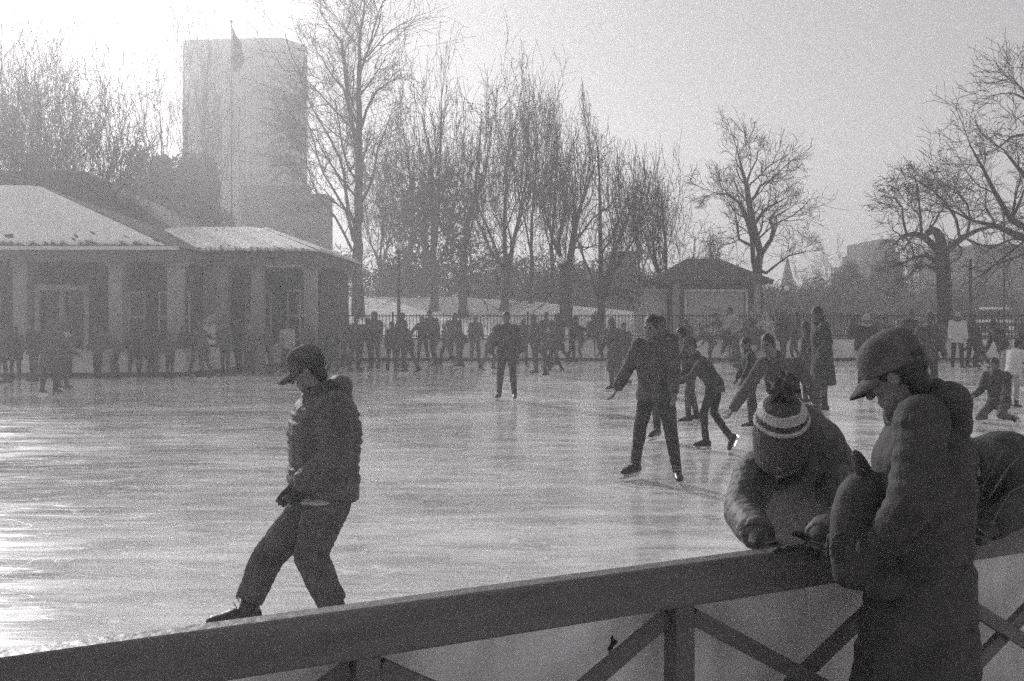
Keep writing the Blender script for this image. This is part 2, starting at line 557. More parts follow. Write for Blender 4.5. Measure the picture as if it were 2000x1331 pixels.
def person(px, feet, top, yaw, pose, O, label, group, y=None, base=0.0, ankle=None):
    """px, feet and top give where the figure stands and how tall it is; yaw 0 faces away, 90 left, 180 the camera"""
    if y is None: y = F * CH / (feet - HZ)
    zt = CH - (top - HZ) / F * y - base
    pose = dict(pose)
    pose.setdefault('ankle', .15 if O.get('foot', 'skate').startswith('skate') else .095)
    J1 = fk(1.0, **pose)
    z1, _ = ztop(J1, O)
    s = zt / z1
    J = fk(s, **pose)
    root = empty('person', ((px - 1000) / F * y, y, base), R(yaw))
    tag(root, label, 'person', group)
    build(root, J, s, O)
    return root


def person_j(loc, Jw, s, O, label, group):
    """figure whose joints are given as points of the place"""
    loc = V(loc)
    root = empty('person', loc)
    J = {}
    for k, v in Jw.items():
        J[k] = V(v) if k[:2] in ('hf', 'hu', 'ft', 'hd', 'hs') else V(v) - loc
    tag(root, label, 'person', group)
    build(root, J, s, O)
    return root
# ------------------------------------------------------------------ bare trees
def rand_perp(d, rng):
    q = V((rng.gauss(0, 1), rng.gauss(0, 1), rng.gauss(0, 1)))
    q = q - d * q.dot(d)
    return q.normalized()


class Tree:
    def __init__(s, seed, dense=1.0, up=.05, wob=1.0, lvl=4, ang=(38, 42, 45, 48), rat=(.62, .55, .5, .5)):
        s.g = random.Random(seed); s.segs = []; s.dense = dense; s.up = up; s.wob = wob; s.lvl = lvl; s.ang = ang; s.rat = rat

    def kids(s, p, d, L, r, lev, frac):
        if lev >= s.lvl: return
        g = s.g
        n = s.dense * (1.5, 1.15, 1.0, .9, .8)[lev]
        n = int(n) + (g.random() < n % 1)
        for _ in range(n):
            a = R(s.ang[min(lev, 3)] * g.uniform(.65, 1.3))
            q = d * math.cos(a) + rand_perp(d, g) * math.sin(a)
            l2 = L * s.rat[min(lev, 3)] * g.uniform(.6, 1.35) * (1.1 - .45 * frac)
            s.grow(p, q, l2, max(r * g.uniform(.38, .6), .006), lev + 1)

    def grow(s, p, d, L, r, lev, start=None):
        g = s.g
        n = (11, 9, 6, 5, 4, 3)[lev]
        st = start if start is not None else (.3, .2, .15, .12, .1, 0)[lev]
        wob = (.05, .08, .12, .14, .15, .2)[lev] * s.wob
        step = L / n
        end = .25 if lev < 2 else .4
        for i in range(n):
            f0, f1 = i / n, (i + 1) / n
            d = (d + V((g.gauss(0, wob), g.gauss(0, wob), g.gauss(0, wob) + s.up * (0, .8, 1.1, 1.3, 1.3, 1)[lev]))).normalized()
            q = p + d * step
            s.segs.append((p, q, r * (1 - (1 - end) * f0) * (1 + (.35 * (1 - f0 * n) if lev == 0 and i == 0 else 0)), r * (1 - (1 - end) * f1), lev))
            if f1 >= st: s.kids(q, d, L, r * (1 - (1 - end) * f1), lev, f1)
            p = q

    def limb(s, pts, lev=1, kid=True):
        """a limb through given points (point, radius)"""
        g = s.g
        Lt = sum((V(pts[i + 1][0]) - V(pts[i][0])).length for i in range(len(pts) - 1))
        done = 0
        for i in range(len(pts) - 1):
            (a, ra), (b, rb) = pts[i], pts[i + 1]
            a, b = V(a), V(b); L = (b - a).length
            m = max(1, int(L / .7))
            prev = a
            for k in range(m):
                f = (k + 1) / m
                q = a.lerp(b, f)
                if f < 1: q = q + V((g.gauss(0, .035), g.gauss(0, .035), g.gauss(0, .035)))
                r0, r1 = ra + (rb - ra) * k / m, ra + (rb - ra) * f
                s.segs.append((prev, q, r0, r1, lev))
                done += L / m
                if kid and done / Lt > .18:
                    s.kids(q, (q - prev).normalized(), max(Lt * .8, 3.0), min(r1, .12), max(lev, 1), done / Lt)
                prev = q
        if kid:
            s.grow(prev, (V(pts[-1][0]) - V(pts[-2][0])).normalized(), Lt * .3, pts[-1][1], 2)

    def fit(s, h, wl, wr, base=0.0):
        """scale so the crown has height h and reaches wl to the left and wr to the right"""
        a = np.array([tuple(q) for _, q, _, _, _ in s.segs])
        zz = np.percentile(a[:, 2], 99.3); xl = -np.percentile(a[:, 0], 2); xr = np.percentile(a[:, 0], 98)
        kz = h / zz
        def f(p):
            k = (wl / max(xl, .1)) if p.x < 0 else (wr / max(xr, .1))
            w = min(1, max(0, p.z * kz / (h * .25)))
            kk = kz + (k - kz) * w
            return V((p.x * kk, p.y * (wl + wr) / max(xl + xr, .1), p.z * kz))
        s.segs = [(f(p), f(q), r0, r1, l) for p, q, r0, r1, l in s.segs]

    def mesh(s, name, lo, hi, sides, rmin=.006):
        sg = [x for x in s.segs if lo <= x[4] <= hi]
        if not sg: return None
        p = np.array([tuple(x[0]) for x in sg]); q = np.array([tuple(x[1]) for x in sg])
        r0 = np.maximum(np.array([x[2] for x in sg]), rmin); r1 = np.maximum(np.array([x[3] for x in sg]), rmin)
        d = q - p; L = np.linalg.norm(d, axis=1, keepdims=True); d = d / np.maximum(L, 1e-6)
        p = p - d * (r0 * .3)[:, None]
        ref = np.where(np.abs(d[:, 2:3]) < .9, np.array([[0, 0, 1.0]]), np.array([[1.0, 0, 0]]))
        u = np.cross(d, ref); u /= np.linalg.norm(u, axis=1, keepdims=True); v = np.cross(d, u)
        n = len(sg); ang = np.arange(sides) * 2 * math.pi / sides
        off = u[:, None, :] * np.cos(ang)[None, :, None] + v[:, None, :] * np.sin(ang)[None, :, None]
        A = p[:, None, :] + off * r0[:, None, None]; B = q[:, None, :] + off * r1[:, None, None]
        verts = np.concatenate([A, B], axis=1).reshape(-1, 3)
        k = np.arange(sides); k2 = (k + 1) % sides
        quad = np.stack([k, k2, k2 + sides, k + sides], axis=1)
        faces = (quad[None] + (np.arange(n) * 2 * sides)[:, None, None]).reshape(-1, 4)
        me = bpy.data.meshes.new(name)
        me.vertices.add(len(verts)); me.vertices.foreach_set('co', verts.ravel())
        me.loops.add(faces.size); me.loops.foreach_set('vertex_index', faces.ravel().astype(np.int32))
        me.polygons.add(len(faces)); me.polygons.foreach_set('loop_start', (np.arange(len(faces)) * 4).astype(np.int32))
        me.polygons.foreach_set('loop_total', np.full(len(faces), 4, np.int32))
        me.update(); me.validate()
        return me

    def place(s, loc, label, group=None, rz=0, rmin=.006, cat='tree'):
        root = empty('bare_tree', loc, rz)
        tag(root, label, cat, group)
        t = s.mesh('trunk', 0, 1, 7, .03)
        if t: mobj('trunk', t, M['bark'], root)
        c = s.mesh('crown', 2, 9, 3, rmin)
        if c: mobj('crown', c, M['twig'], root)
        return root


def grown(seed, px, y, top, pl, pr, label, group='bare trees round the rink', base=None, r=.3, dense=1.0, up=.06, ang=None, lvl=4, first=.25, wob=1.0, rmin=.010, spread=1.12):
    X = (px - 1000) / F * y
    b = ground(X, y) if base is None else base
    h = CH - (top - HZ) / F * y - b
    r *= .62
    t = Tree(seed, dense, up * .22, wob * 1.6, lvl, ang or (50, 48, 46, 44), (.68, .60, .68, .85))
    g = t.g
    # a short bole, then several limbs that lean out and curve up, the middle one a leader
    hb = 10 * first; p = V((0, 0, 0)); n = 5; r1 = r * .8
    for i in range(n):
        q = p + V((g.gauss(0, .06), g.gauss(0, .06), hb / n))
        t.segs.append((p, q, r * (1.4 if i == 0 else 1 - .2 * i / n), r * (1 - .2 * (i + 1) / n), 0)); p = q
    m = max(4, int(5.2 * dense + g.random() * 1.5)); a0 = g.uniform(0, 6.28)
    for k in range(m):
        az = a0 + k * 2.4 + g.uniform(-.4, .4)
        an = R(g.uniform(4, 10) if k == 0 else g.uniform(16, 50) * (spread if k < m - 1 else spread * 1.25))
        d = V((math.sin(an) * math.cos(az), math.sin(an) * math.sin(az), math.cos(an)))
        L = (10 - hb) * (g.uniform(.72, .82) if k == 0 else g.uniform(.72, 1.0))
        o = p - V((0, 0, hb * g.uniform(0, .35))) if k else p
        t.grow(o, d, L, r1 * (.75 if k == 0 else g.uniform(.42, .62)), 1, .22)
    t.fit(h, max((px - pl), 15) * 1.22 / F * y, max((pr - px), 15) * 1.22 / F * y)
    return t.place((X, y, b - .1), label, group, rmin=rmin)


def limbed(seed, px, y, limbs, label, group='bare trees round the rink', base=None, dense=1.0, up=.03, wob=1.2, lvl=4, rmin=.006):
    X = (px - 1000) / F * y
    b = ground(X, y) if base is None else base
    o = V((X, y, b - .1))
    t = Tree(seed, dense, up, wob, lvl, (45, 45, 44, 42), (.5, .55, .68, .8))
    rng = random.Random(seed)
    for lev, pts in limbs:
        dy = rng.uniform(-2.0, 2.0) if lev else 0
        n = len(pts)
        t.limb([(P(a, c, y + (dy * i / (n - 1))) - o, r_) for i, (a, c, r_) in enumerate(pts)], lev, lev > 0)
    return t.place(o, label, group, rmin=rmin)


def smooth(a, b, x):
    t = min(1, max(0, (x - a) / (b - a)))
    return t * t * (3 - 2 * t)


def ground(x, y):
    """height of the park's ground beyond the rink"""
    if y < 30: return 0.0
    k = x / y * F + 1000
    bank = 2.75 - 1.35 * smooth(850, 1500, k) - 1.9 * smooth(1330, 1620, k)
    if x < -6 and y < 45: bank = bank * smooth(38, 45, y)
    low = .62 * smooth(37.0, 38.0, y) * (1 - smooth(1500, 1700, k) * smooth(50, 90, y))
    return low + (bank - .62) * smooth(41, 60, y)


def leafmass(name, vols, n, size, m, seed, parent=None, stretch=1.0):
    """many small leaf or twig sized faces spread through ellipsoid volumes"""
    g = np.random.default_rng(seed)
    w = np.array([a[3] * a[4] * a[5] for a in vols]) ** .8; w /= w.sum()
    idx = g.choice(len(vols), n, p=w)
    vv = np.array(vols)[idx]
    d = g.normal(size=(n, 3)); d /= np.linalg.norm(d, axis=1, keepdims=True)
    rr = g.uniform(.25, 1, size=(n, 1)) ** .4 * g.uniform(.8, 1.12, size=(n, 1))
    c = vv[:, :3] + d * rr * vv[:, 3:6]
    a = g.normal(size=(n, 3)); a /= np.linalg.norm(a, axis=1, keepdims=True)
    b = np.cross(a, g.normal(size=(n, 3))); b /= np.linalg.norm(b, axis=1, keepdims=True)
    sz = size * g.uniform(.5, 1.4, size=(n, 1))
    verts = np.stack([c - a * sz * stretch, c + b * sz * .5, c + a * sz * stretch, c - b * sz * .5], axis=1).reshape(-1, 3)
    me = bpy.data.meshes.new(name)
    me.vertices.add(n * 4); me.vertices.foreach_set('co', verts.ravel())
    me.loops.add(n * 4); me.loops.foreach_set('vertex_index', np.arange(n * 4, dtype=np.int32))
    me.polygons.add(n); me.polygons.foreach_set('loop_start', np.arange(n, dtype=np.int32) * 4)
    me.polygons.foreach_set('loop_total', np.full(n, 4, np.int32))
    me.update()
    return mobj(name, me, m, parent)
# ------------------------------------------------------------------ ground, ice, snow
def sheet(name, fn, xs, ys, m):
    bm = NB()
    g = [[bm.verts.new((x, y, fn(x, y))) for x in xs] for y in ys]
    for j in range(len(ys) - 1):
        for i in range(len(xs) - 1):
            bm.faces.new((g[j][i], g[j][i + 1], g[j + 1][i + 1], g[j + 1][i]))
    return obj(name, bm, m, None, True)


def snow_ground_mat():
    m, nt, b = nodes('trodden_snow')
    N = nt.nodes.new; Lk = nt.links.new
    tc = N('ShaderNodeTexCoord')
    n1 = N('ShaderNodeTexNoise'); n1.inputs['Scale'].default_value = .11; n1.inputs['Detail'].default_value = 8; n1.inputs['Roughness'].default_value = .62
    Lk(tc.outputs['Object'], n1.inputs['Vector'])
    cr = N('ShaderNodeValToRGB')
    cr.color_ramp.elements[0].position = .36; cr.color_ramp.elements[0].color = grey(.20)
    cr.color_ramp.elements[1].position = .44; cr.color_ramp.elements[1].color = grey(.82)
    Lk(n1.outputs[0], cr.inputs[0]); Lk(cr.outputs[0], b.inputs['Base Color'])
    n2 = N('ShaderNodeTexNoise'); n2.inputs['Scale'].default_value = 1.6; n2.inputs['Detail'].default_value = 7
    Lk(tc.outputs['Object'], n2.inputs['Vector'])
    bp = N('ShaderNodeBump'); bp.inputs['Strength'].default_value = .8; bp.inputs['Distance'].default_value = .18
    Lk(n2.outputs[0], bp.inputs['Height']); Lk(bp.outputs[0], b.inputs['Normal'])
    b.inputs['Roughness'].default_value = .8
    return m


def ice_mat():
    m, nt, b = nodes('skated_ice')
    N = nt.nodes.new; Lk = nt.links.new
    tc = N('ShaderNodeTexCoord')

    def noise(scale, sx, sy, rot, det=6, ro=.6, dist=0.0):
        mp = N('ShaderNodeMapping'); mp.inputs['Scale'].default_value = (sx, sy, 1); mp.inputs['Rotation'].default_value = (0, 0, R(rot))
        Lk(tc.outputs['Object'], mp.inputs[0])
        n = N('ShaderNodeTexNoise'); n.inputs['Scale'].default_value = scale; n.inputs['Detail'].default_value = det
        n.inputs['Roughness'].default_value = ro; n.inputs['Distortion'].default_value = dist
        Lk(mp.outputs[0], n.inputs['Vector'])
        return n.outputs[0]

    def ramp(v, p0, p1, a, c):
        r = N('ShaderNodeMapRange'); r.inputs[1].default_value = p0; r.inputs[2].default_value = p1; r.inputs[3].default_value = a; r.inputs[4].default_value = c
        Lk(v, r.inputs[0]); return r.outputs[0]

    def mth(op, a, c):
        n = N('ShaderNodeMath'); n.operation = op; n.use_clamp = False
        for i, q in enumerate((a, c)):
            if isinstance(q, (int, float)): n.inputs[i].default_value = q
            else: Lk(q, n.inputs[i])
        return n.outputs[0]
    big = noise(.22, 1, 2.2, 8, 5)                    # wide patches of wet and frosted ice
    mid = noise(1.5, .62, 2.4, -10, 8, .68, .6)       # swept streaks
    fine = noise(7, .35, 3.0, 14, 5, .7)
    fine2 = noise(9, .3, 3.4, -24, 4, .7)
    frost = mth('ADD', mth('MULTIPLY', big, .55), mth('ADD', mth('MULTIPLY', mid, .75), mth('MULTIPLY', fine, .25)))
    fr = ramp(frost, .62, .92, 0, 1)
    # thin bright cuts left by blades: narrow bands of two stretched noises
    c1 = mth('ABSOLUTE', mth('SUBTRACT', noise(1.3, .22, 1.7, 10, 2, .4, .8), .5), 0)
    c2 = mth('ABSOLUTE', mth('SUBTRACT', noise(1.7, .25, 1.9, -28, 2, .4, .8), .5), 0)
    c3 = mth('ABSOLUTE', mth('SUBTRACT', noise(.8, .7, 1.1, 40, 2, .4, 1.2), .5), 0)
    cuts = mth('ADD', ramp(c1, 0, .006, 1, 0), mth('ADD', ramp(c2, 0, .005, 1, 0), ramp(c3, 0, .004, 1, 0)))
    val = mth('ADD', mth('ADD', ramp(fr, 0, 1, .36, .82), mth('MULTIPLY', cuts, .30)), mth('MULTIPLY', mth('SUBTRACT', fine2, .5), .25))
    cl = N('ShaderNodeClamp'); Lk(val, cl.inputs[0]); cl.inputs[1].default_value = .1; cl.inputs[2].default_value = .8
    cc = N('ShaderNodeCombineColor')
    for i in range(3): Lk(cl.outputs[0], cc.inputs[i])
    Lk(cc.outputs[0], b.inputs['Base Color'])
    ro = mth('ADD', ramp(fr, 0, 1, .05, .26), mth('MULTIPLY', cuts, .1))
    Lk(ro, b.inputs['Roughness'])
    b.inputs['Specular IOR Level'].default_value = .4
    hgt = mth('ADD', mth('MULTIPLY', mid, .5), mth('ADD', mth('MULTIPLY', fine, .5), mth('MULTIPLY', cuts, .25)))
    bp = N('ShaderNodeBump'); bp.inputs['Strength'].default_value = .10; bp.inputs['Distance'].default_value = .02
    Lk(hgt, bp.inputs['Height']); Lk(bp.outputs[0], b.inputs['Normal'])
    return m


# railing line: a point on it and its direction, from the photograph's vanishing point
RA, RD = V((-1.127, 2.19, 0)), V((.896, .444, 0)).normalized()
RN = V((RD.y, -RD.x, 0))                      # towards the spectators


def rp(t, n=0.0, z=0.0): return RA + RD * t + RN * n + V((0, 0, z))


def setting():
    xs = [-160, -120, -90, -70, -50, -40, -34] + [-30 + 1.5 * i for i in range(45)] + [40, 48, 60, 75, 95, 120, 160]
    ys = [-30, -10, 10, 20, 28] + [30 + 1.0 * i for i in range(36)] + [70, 76, 84, 95, 110, 130, 160, 200, 240, 280]
    tag(sheet('ground', lambda x, y: ground(x, y) - .06 + (.05 * math.sin(x * 1.3 + y) * math.cos(y * .9) if y > 38.5 else 0), xs, ys, snow_ground_mat()), kind='structure')
    bm = NB()
    a, b_ = rp(-9, -.13), rp(14, -.13)
    poly(bm, [(a.x, a.y, 0), (b_.x, b_.y, 0), (40, 36.6, 0), (-7.2, 36.4, 0), (-8.9, 29, 0), (-30, 28, 0), (-30, a.y, 0)])
    tag(obj('ice', bm, ice_mat()), kind='structure')
    bm = NB(); a, b_, c, d = rp(-9, -.02), rp(14, -.02), rp(14, 6), rp(-9, 6)
    poly(bm, [(q.x, q.y, -.01) for q in (a, b_, c, d)])
    tag(obj('pavement', bm, M['snow']), kind='structure')  # out of view; snow cover added to bounce fill light onto board and coats
    # ---- near board and wooden railing
    def slab(bm, t0, t1, n0, n1, z0, z1, bev=0):
        mt = Matrix(((RD.x, RN.x, 0, RA.x), (RD.y, RN.y, 0, RA.y), (0, 0, 1, 0), (0, 0, 0, 1)))
        bx(bm, t0, t1, n0, n1, z0, z1, mt, bev)
    root = empty('rink_board', rp(2, -.13))
    tag(root, 'plain pale rink board standing behind the near wooden railing', 'rink board')
    def local(o, r):
        o.parent = r; o.matrix_parent_inverse = Matrix.Translation(-r.location); return o
    bm = NB()
    for i in range(-4, 6): slab(bm, i * 2.44 + .003, (i + 1) * 2.44 - .003, -.16, -.115, .20, .975)
    local(obj('panel', bm, M['board']), root)
    bm = NB(); slab(bm, -9.76, 14.6, -.165, -.11, 0, .195)
    local(obj('kick_strip', bm, M['mid']), root)
    # small torn leaf-shaped sticker seen on the panel
    c = P(1263, 1296, 2.86); t = (c - RA).dot(RD)
    sh = [(-.10, .42), (.02, .50), (.10, .38), (.08, .22), (.22, .28), (.30, .16), (.46, .12), (.36, .02), (.28, -.06), (.06, -.16), (-.02, -.34), (-.12, -.40), (-.22, -.72), (-.28, -.70), (-.22, -.40), (-.34, -.34), (-.30, -.14), (-.14, -.06), (-.10, .18)]
    bm = NB()
    fr = [rp(t + x * .045, -.112, c.z + y_ * .05) for x, y_ in sh]; bk = [rp(t + x * .045, -.1155, c.z + y_ * .05) for x, y_ in sh]
    f1 = [bm.verts.new(q) for q in fr]; f2 = [bm.verts.new(q) for q in bk]
    bm.faces.new(f1); bm.faces.new(f2[::-1])
    for i in range(len(sh)): bm.faces.new((f1[i], f1[(i + 1) % len(sh)], f2[(i + 1) % len(sh)], f2[i]))
    local(obj('sticker', bm, M['stick']), root)
    root = empty('wooden_railing', rp(2, 0))
    tag(root, 'dark wooden railing with crossed braces in the foreground', 'railing')
    for k in range(-1, 2):
        bm = NB(); slab(bm, -2.6 + 7.4 * k + .002, -2.6 + 7.4 * (k + 1) - .002, -.025, .04, .92, 1.05, .008)
        local(obj('top_rail', bm, M['wood']), root)
    bm = NB(); slab(bm, -9, 14, -.03, .03, .26, .345, .006)
    local(obj('bottom_rail', bm, M['wood']), root)
    for k in range(-6, 12):
        t = 1.82 + .985 * k
        bm = NB(); slab(bm, t - .034, t + .034, -.034, .034, 0, .9245, .005)
        local(obj('post', bm, M['wood']), root)
        for a, b_, n in (((t + .034, .885), (t + .951, .36), .014), ((t + .951, .885), (t + .034, .36), -.014)):
            bm = NB(); beam(bm, rp(a[0], n, a[1]), rp(b_[0], n, b_[1]), .026, .05, V((0, 0, 1)), .003)
            local(obj('brace', bm, M['wood']), root)
    # ---- far board with iron fence
    def board(pts, zt, label, zf=None):
        r = empty('rink_board', (pts[0][0], pts[0][1], 0))
        tag(r, label, 'rink board')
        bm = NB(); b2 = NB(); b3 = NB()
        for (x0, y0), (x1, y1) in zip(pts, pts[1:]):
            L = math.hypot(x1 - x0, y1 - y0); n = max(1, int(L / 2.44))
            for i in range(n):
                f0, f1 = i / n, (i + 1) / n - .002
                p0 = V((x0 + (x1 - x0) * f0, y0 + (y1 - y0) * f0, zt / 2 + .05)); p1 = V((x0 + (x1 - x0) * f1, y0 + (y1 - y0) * f1, zt / 2 + .05))
                beam(bm, p0, p1, .09, zt - .10)
            beam(b2, (x0, y0, zt + .025), (x1, y1, zt + .025), .13, .05)
            beam(b3, (x0, y0 - .0, .06), (x1, y1, .06), .115, .116)
        local(obj('panel', bm, M['boardfar']), r); local(obj('cap_rail', b2, M['dark']), r); local(obj('kick_strip', b3, M['mid']), r)
    board([(-16, 27.4), (-9.2, 27.9), (-7.0, 36.45)], .78, 'low pale rink board in front of the pavilion')
    board([(-6.9, 36.5), (38, 36.8)], .80, 'long pale rink board below the iron fence')
    r = empty('iron_fence', (-6.9, 36.75, 0)); tag(r, 'black iron picket fence running behind the far rink board', 'fence')
    n = 18; x0, x1, ya, yb = -6.9, 38.0, 36.78, 37.05
    for i in range(n + 1):
        f = i / n; x = x0 + (x1 - x0) * f; y = ya + (yb - ya) * f
        bm = NB(); bx(bm, x - .03, x + .03, y - .03, y + .03, 0, 1.78); bx(bm, x - .042, x + .042, y - .042, y + .042, 1.78, 1.82)
        local(obj('post', bm, M['iron']), r)
        if i < n:
            bm = NB(); X1 = x0 + (x1 - x0) * (i + 1) / n; Y1 = ya + (yb - ya) * (i + 1) / n
            for z in (.92, 1.66): beam(bm, (x + .03, y, z), (X1 - .03, Y1, z), .03, .04)
            m = 19
            for k in range(1, m + 1):
                g = k / (m + 1); xx, yy = x + (X1 - x) * g, y + (Y1 - y) * g
                bx(bm, xx - .011, xx + .011, yy - .011, yy + .011, .86, 1.74)
            local(obj('picket_panel', bm, M['iron']), r)

    # ---- pavilions at the left
    def hip(bm, x0, x1, y0, y1, z0, rx0, rx1, ry, zr, th=.0):
        a, b, c, d = (x0, y0, z0), (x1, y0, z0), (x1, y1, z0), (x0, y1, z0)
        e, f = (rx0, ry, zr), (rx1, ry, zr)
        for q in ((a, b, f, e), (c, d, e, f), (b, c, f), (d, a, e)): poly(bm, q)
        poly(bm, (d, c, b, a))
        bmesh.ops.remove_doubles(bm, verts=bm.verts, dist=.001)

    def snowface(bm, a, b, e, f, th, rng, inset=.0):
        """thick snow lying on one roof face, its lower edge ragged: a,b eave ends, e,f ridge ends"""
        a, b, e, f = V(a), V(b), V(e), V(f)
        nu, nv = 150, 22
        nrm = (b - a).cross(e - a).normalized()
        if nrm.z < 0: nrm = -nrm
        top = []
        for j in range(nv + 1):
            row = []
            for i in range(nu + 1):
                u, v = i / nu, j / nv
                vv = v if v > 0 else .012 + .05 * abs(math.sin(u * 37 + math.sin(u * 91) * 2)) ** 3
                q = (a.lerp(b, u)).lerp(e.lerp(f, u), vv)
                t = th * (.45 + .5 * rng.random() * (1 if 0 < j < nv else .4)) * min(1, 6 * min(u, 1 - u) + .25)
                row.append(bm.verts.new(q + nrm * (.015 + t)))
            top.append(row)
        for j in range(nv):
            for i in range(nu):
                u, v = i / nu, j / nv
                if 0 < j < 4 and rng.random() < (.07 if j in (1, 2) else .02) * (1 + math.sin(u * 23)): continue
                bm.faces.new((top[j][i], top[j][i + 1], top[j + 1][i + 1], top[j + 1][i]))
        low = [bm.verts.new(v.co - nrm * (th * .6)) for v in top[0]]
        for i in range(nu): bm.faces.new((low[i], low[i + 1], top[0][i + 1], top[0][i]))

    rng = random.Random(3)
    r = empty('pavilion', (-13.5, 28, 0))
    tag(r, 'pavilion with snowy hip roof and square columns at the left edge', 'pavilion')
    bm = NB(); hip(bm, -23, -9.3, 27.6, 37, 3.62, -19, -15.2, 32.3, 5.85); rf = local(obj('roof', bm, M['slate']), r)
    bm = NB(); snowface(bm, (-23, 27.6, 3.62), (-9.55, 27.6, 3.62), (-19, 32.3, 5.85), (-15.3, 32.3, 5.85), .10, rng)
    local(obj('roof_snow', bm, M['snow'], None, True), r)
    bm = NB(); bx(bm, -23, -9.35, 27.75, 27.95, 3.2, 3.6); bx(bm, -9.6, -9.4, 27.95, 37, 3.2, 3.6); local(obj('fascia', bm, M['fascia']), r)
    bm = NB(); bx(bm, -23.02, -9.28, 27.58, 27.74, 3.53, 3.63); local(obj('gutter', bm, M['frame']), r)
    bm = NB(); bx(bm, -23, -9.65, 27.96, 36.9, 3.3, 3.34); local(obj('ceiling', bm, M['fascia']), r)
    for x in (-16.6, -13.9, -11.2, -9.55):
        bm = NB(); bx(bm, x - .2, x + .2, 28.1, 28.5, .86, 3.08, None, .02); bx(bm, x - .25, x + .25, 28.05, 28.55, 3.08, 3.2); bx(bm, x - .27, x + .27, 28.03, 28.57, 0, .86, None, .02)
        local(obj('column', bm, M['column']), r)
    bm = NB()
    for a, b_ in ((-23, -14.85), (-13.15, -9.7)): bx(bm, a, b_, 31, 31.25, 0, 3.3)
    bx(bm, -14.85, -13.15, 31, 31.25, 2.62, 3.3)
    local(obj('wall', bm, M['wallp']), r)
    d = local(obj('door', (lambda b: (bx(b, -14.7, -13.3, 31.1, 31.14, .05, 2.5), b)[1])(NB()), M['glass']), r)
    bm = NB()
    for a, b_ in ((-14.84, -14.68), (-14.08, -13.92), (-13.32, -13.16)): bx(bm, a, b_, 30.94, 31.08, .02, 2.6)
    bx(bm, -14.84, -13.16, 30.93, 31.09, 2.48, 2.66)
    local(obj('door_frame', bm, M['frame']), r)
    for x in (-16.4, -11.9, -10.5):
        w = local(obj('window', (lambda b: (bx(b, x - .45, x + .45, 30.975, 30.99, .9, 2.4), b)[1])(NB()), M['glass']), r)
        bm = NB()
        for a in (-.5, -.03, .44): bx(bm, x + a, x + a + .06, 30.94, 30.974, .85, 2.45)
        for z in (.85, 1.62, 2.39): bx(bm, x - .5, x + .5, 30.93, 30.973, z, z + .06)
        fo = obj('window_frame', bm, M['frame'], w); fo.matrix_parent_inverse = Matrix.Identity(4)
    r = empty('pavilion', (-8, 31, 0))
    tag(r, 'lower colonnaded wing with snowy roof to the right of the main pavilion', 'pavilion')
    bm = NB(); hip(bm, -13.5, -5.9, 30.6, 39.5, 3.66, -12, -8.8, 35, 4.72); local(obj('roof', bm, M['slate']), r)
    bm = NB(); snowface(bm, (-13.4, 30.6, 3.66), (-5.95, 30.6, 3.66), (-12, 35, 4.72), (-8.8, 35, 4.72), .11, rng); local(obj('roof_snow', bm, M['snow'], None, True), r)
    bm = NB(); snowface(bm, (-5.9, 30.65, 3.66), (-5.9, 39.4, 3.66), (-8.75, 35, 4.72), (-8.75, 35.1, 4.72), .11, rng); local(obj('roof_snow', bm, M['snow'], None, True), r)
    bm = NB(); bx(bm, -9.2, -6.0, 30.72, 30.9, 3.25, 3.64); bx(bm, -6.2, -6.02, 30.9, 39.4, 3.25, 3.64); local(obj('fascia', bm, M['fascia']), r)
    for x in (-9.05, -7.95, -6.3):
        bm = NB(); bx(bm, x - .19, x + .19, 31.0, 31.38, 0, 3.12, None, .02); bx(bm, x - .24, x + .24, 30.95, 31.43, 3.12, 3.25); local(obj('column', bm, M['column']), r)
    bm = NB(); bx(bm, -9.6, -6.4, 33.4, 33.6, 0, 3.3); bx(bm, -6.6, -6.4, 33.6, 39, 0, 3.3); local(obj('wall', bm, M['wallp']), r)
    for x in (-8.5, -7.1):
        w = local(obj('window', (lambda b: (bx(b, x - .4, x + .4, 33.37, 33.39, .9, 2.5), b)[1])(NB()), M['glass']), r)
        bm = NB()
        for a in (-.45, -.03, .39): bx(bm, x + a, x + a + .06, 33.33, 33.369, .85, 2.55)
        for z in (.85, 1.65, 2.49): bx(bm, x - .45, x + .45, 33.32, 33.368, z, z + .06)
        obj('window_frame', bm, M['frame'], w)
    bm = NB(); bx(bm, -30, -6.0, 28.02, 40, -.1, .03); tag(obj('deck', bm, M['deck']), kind='structure')
    # dark hall behind
    r = empty('park_hall', (-22, 47, 0)); tag(r, 'dark hip roofed hall rising behind the left pavilion', 'building')
    bm = NB(); hip(bm, -34, -14.5, 44, 60, 5.2, -27, -21.5, 50, 8.9); local(obj('roof', bm, M['slate']), r)
    bm = NB(); bx(bm, -33, -15.3, 44.8, 59, 0, 5.2); local(obj('wall', bm, M['wallp']), r)
    for i in range(6):
        x = -31 + i * 2.9; bm = NB(); bx(bm, x - .6, x + .6, 44.77, 44.795, 1.6, 3.8); w = local(obj('window', bm, M['glass']), r)
    # ---- kiosk at the right
    g = ground(9, 44)
    r = empty('kiosk', (9, 44, g)); tag(r, 'small shuttered kiosk with tiled hip roof behind the fence', 'kiosk')
    bm = NB(); hip(bm, 6.4, 11.5, 43.55, 49.4, 3.2, 8.1, 9.6, 46.2, 4.28); local(obj('roof', bm, M['slate']), r)
    bm = NB(); bx(bm, 6.45, 11.45, 43.6, 43.72, 3.05, 3.2); bx(bm, 6.45, 6.57, 43.72, 49.3, 3.05, 3.2); bx(bm, 11.33, 11.45, 43.72, 49.3, 3.05, 3.2); local(obj('fascia', bm, M['fascia']), r)
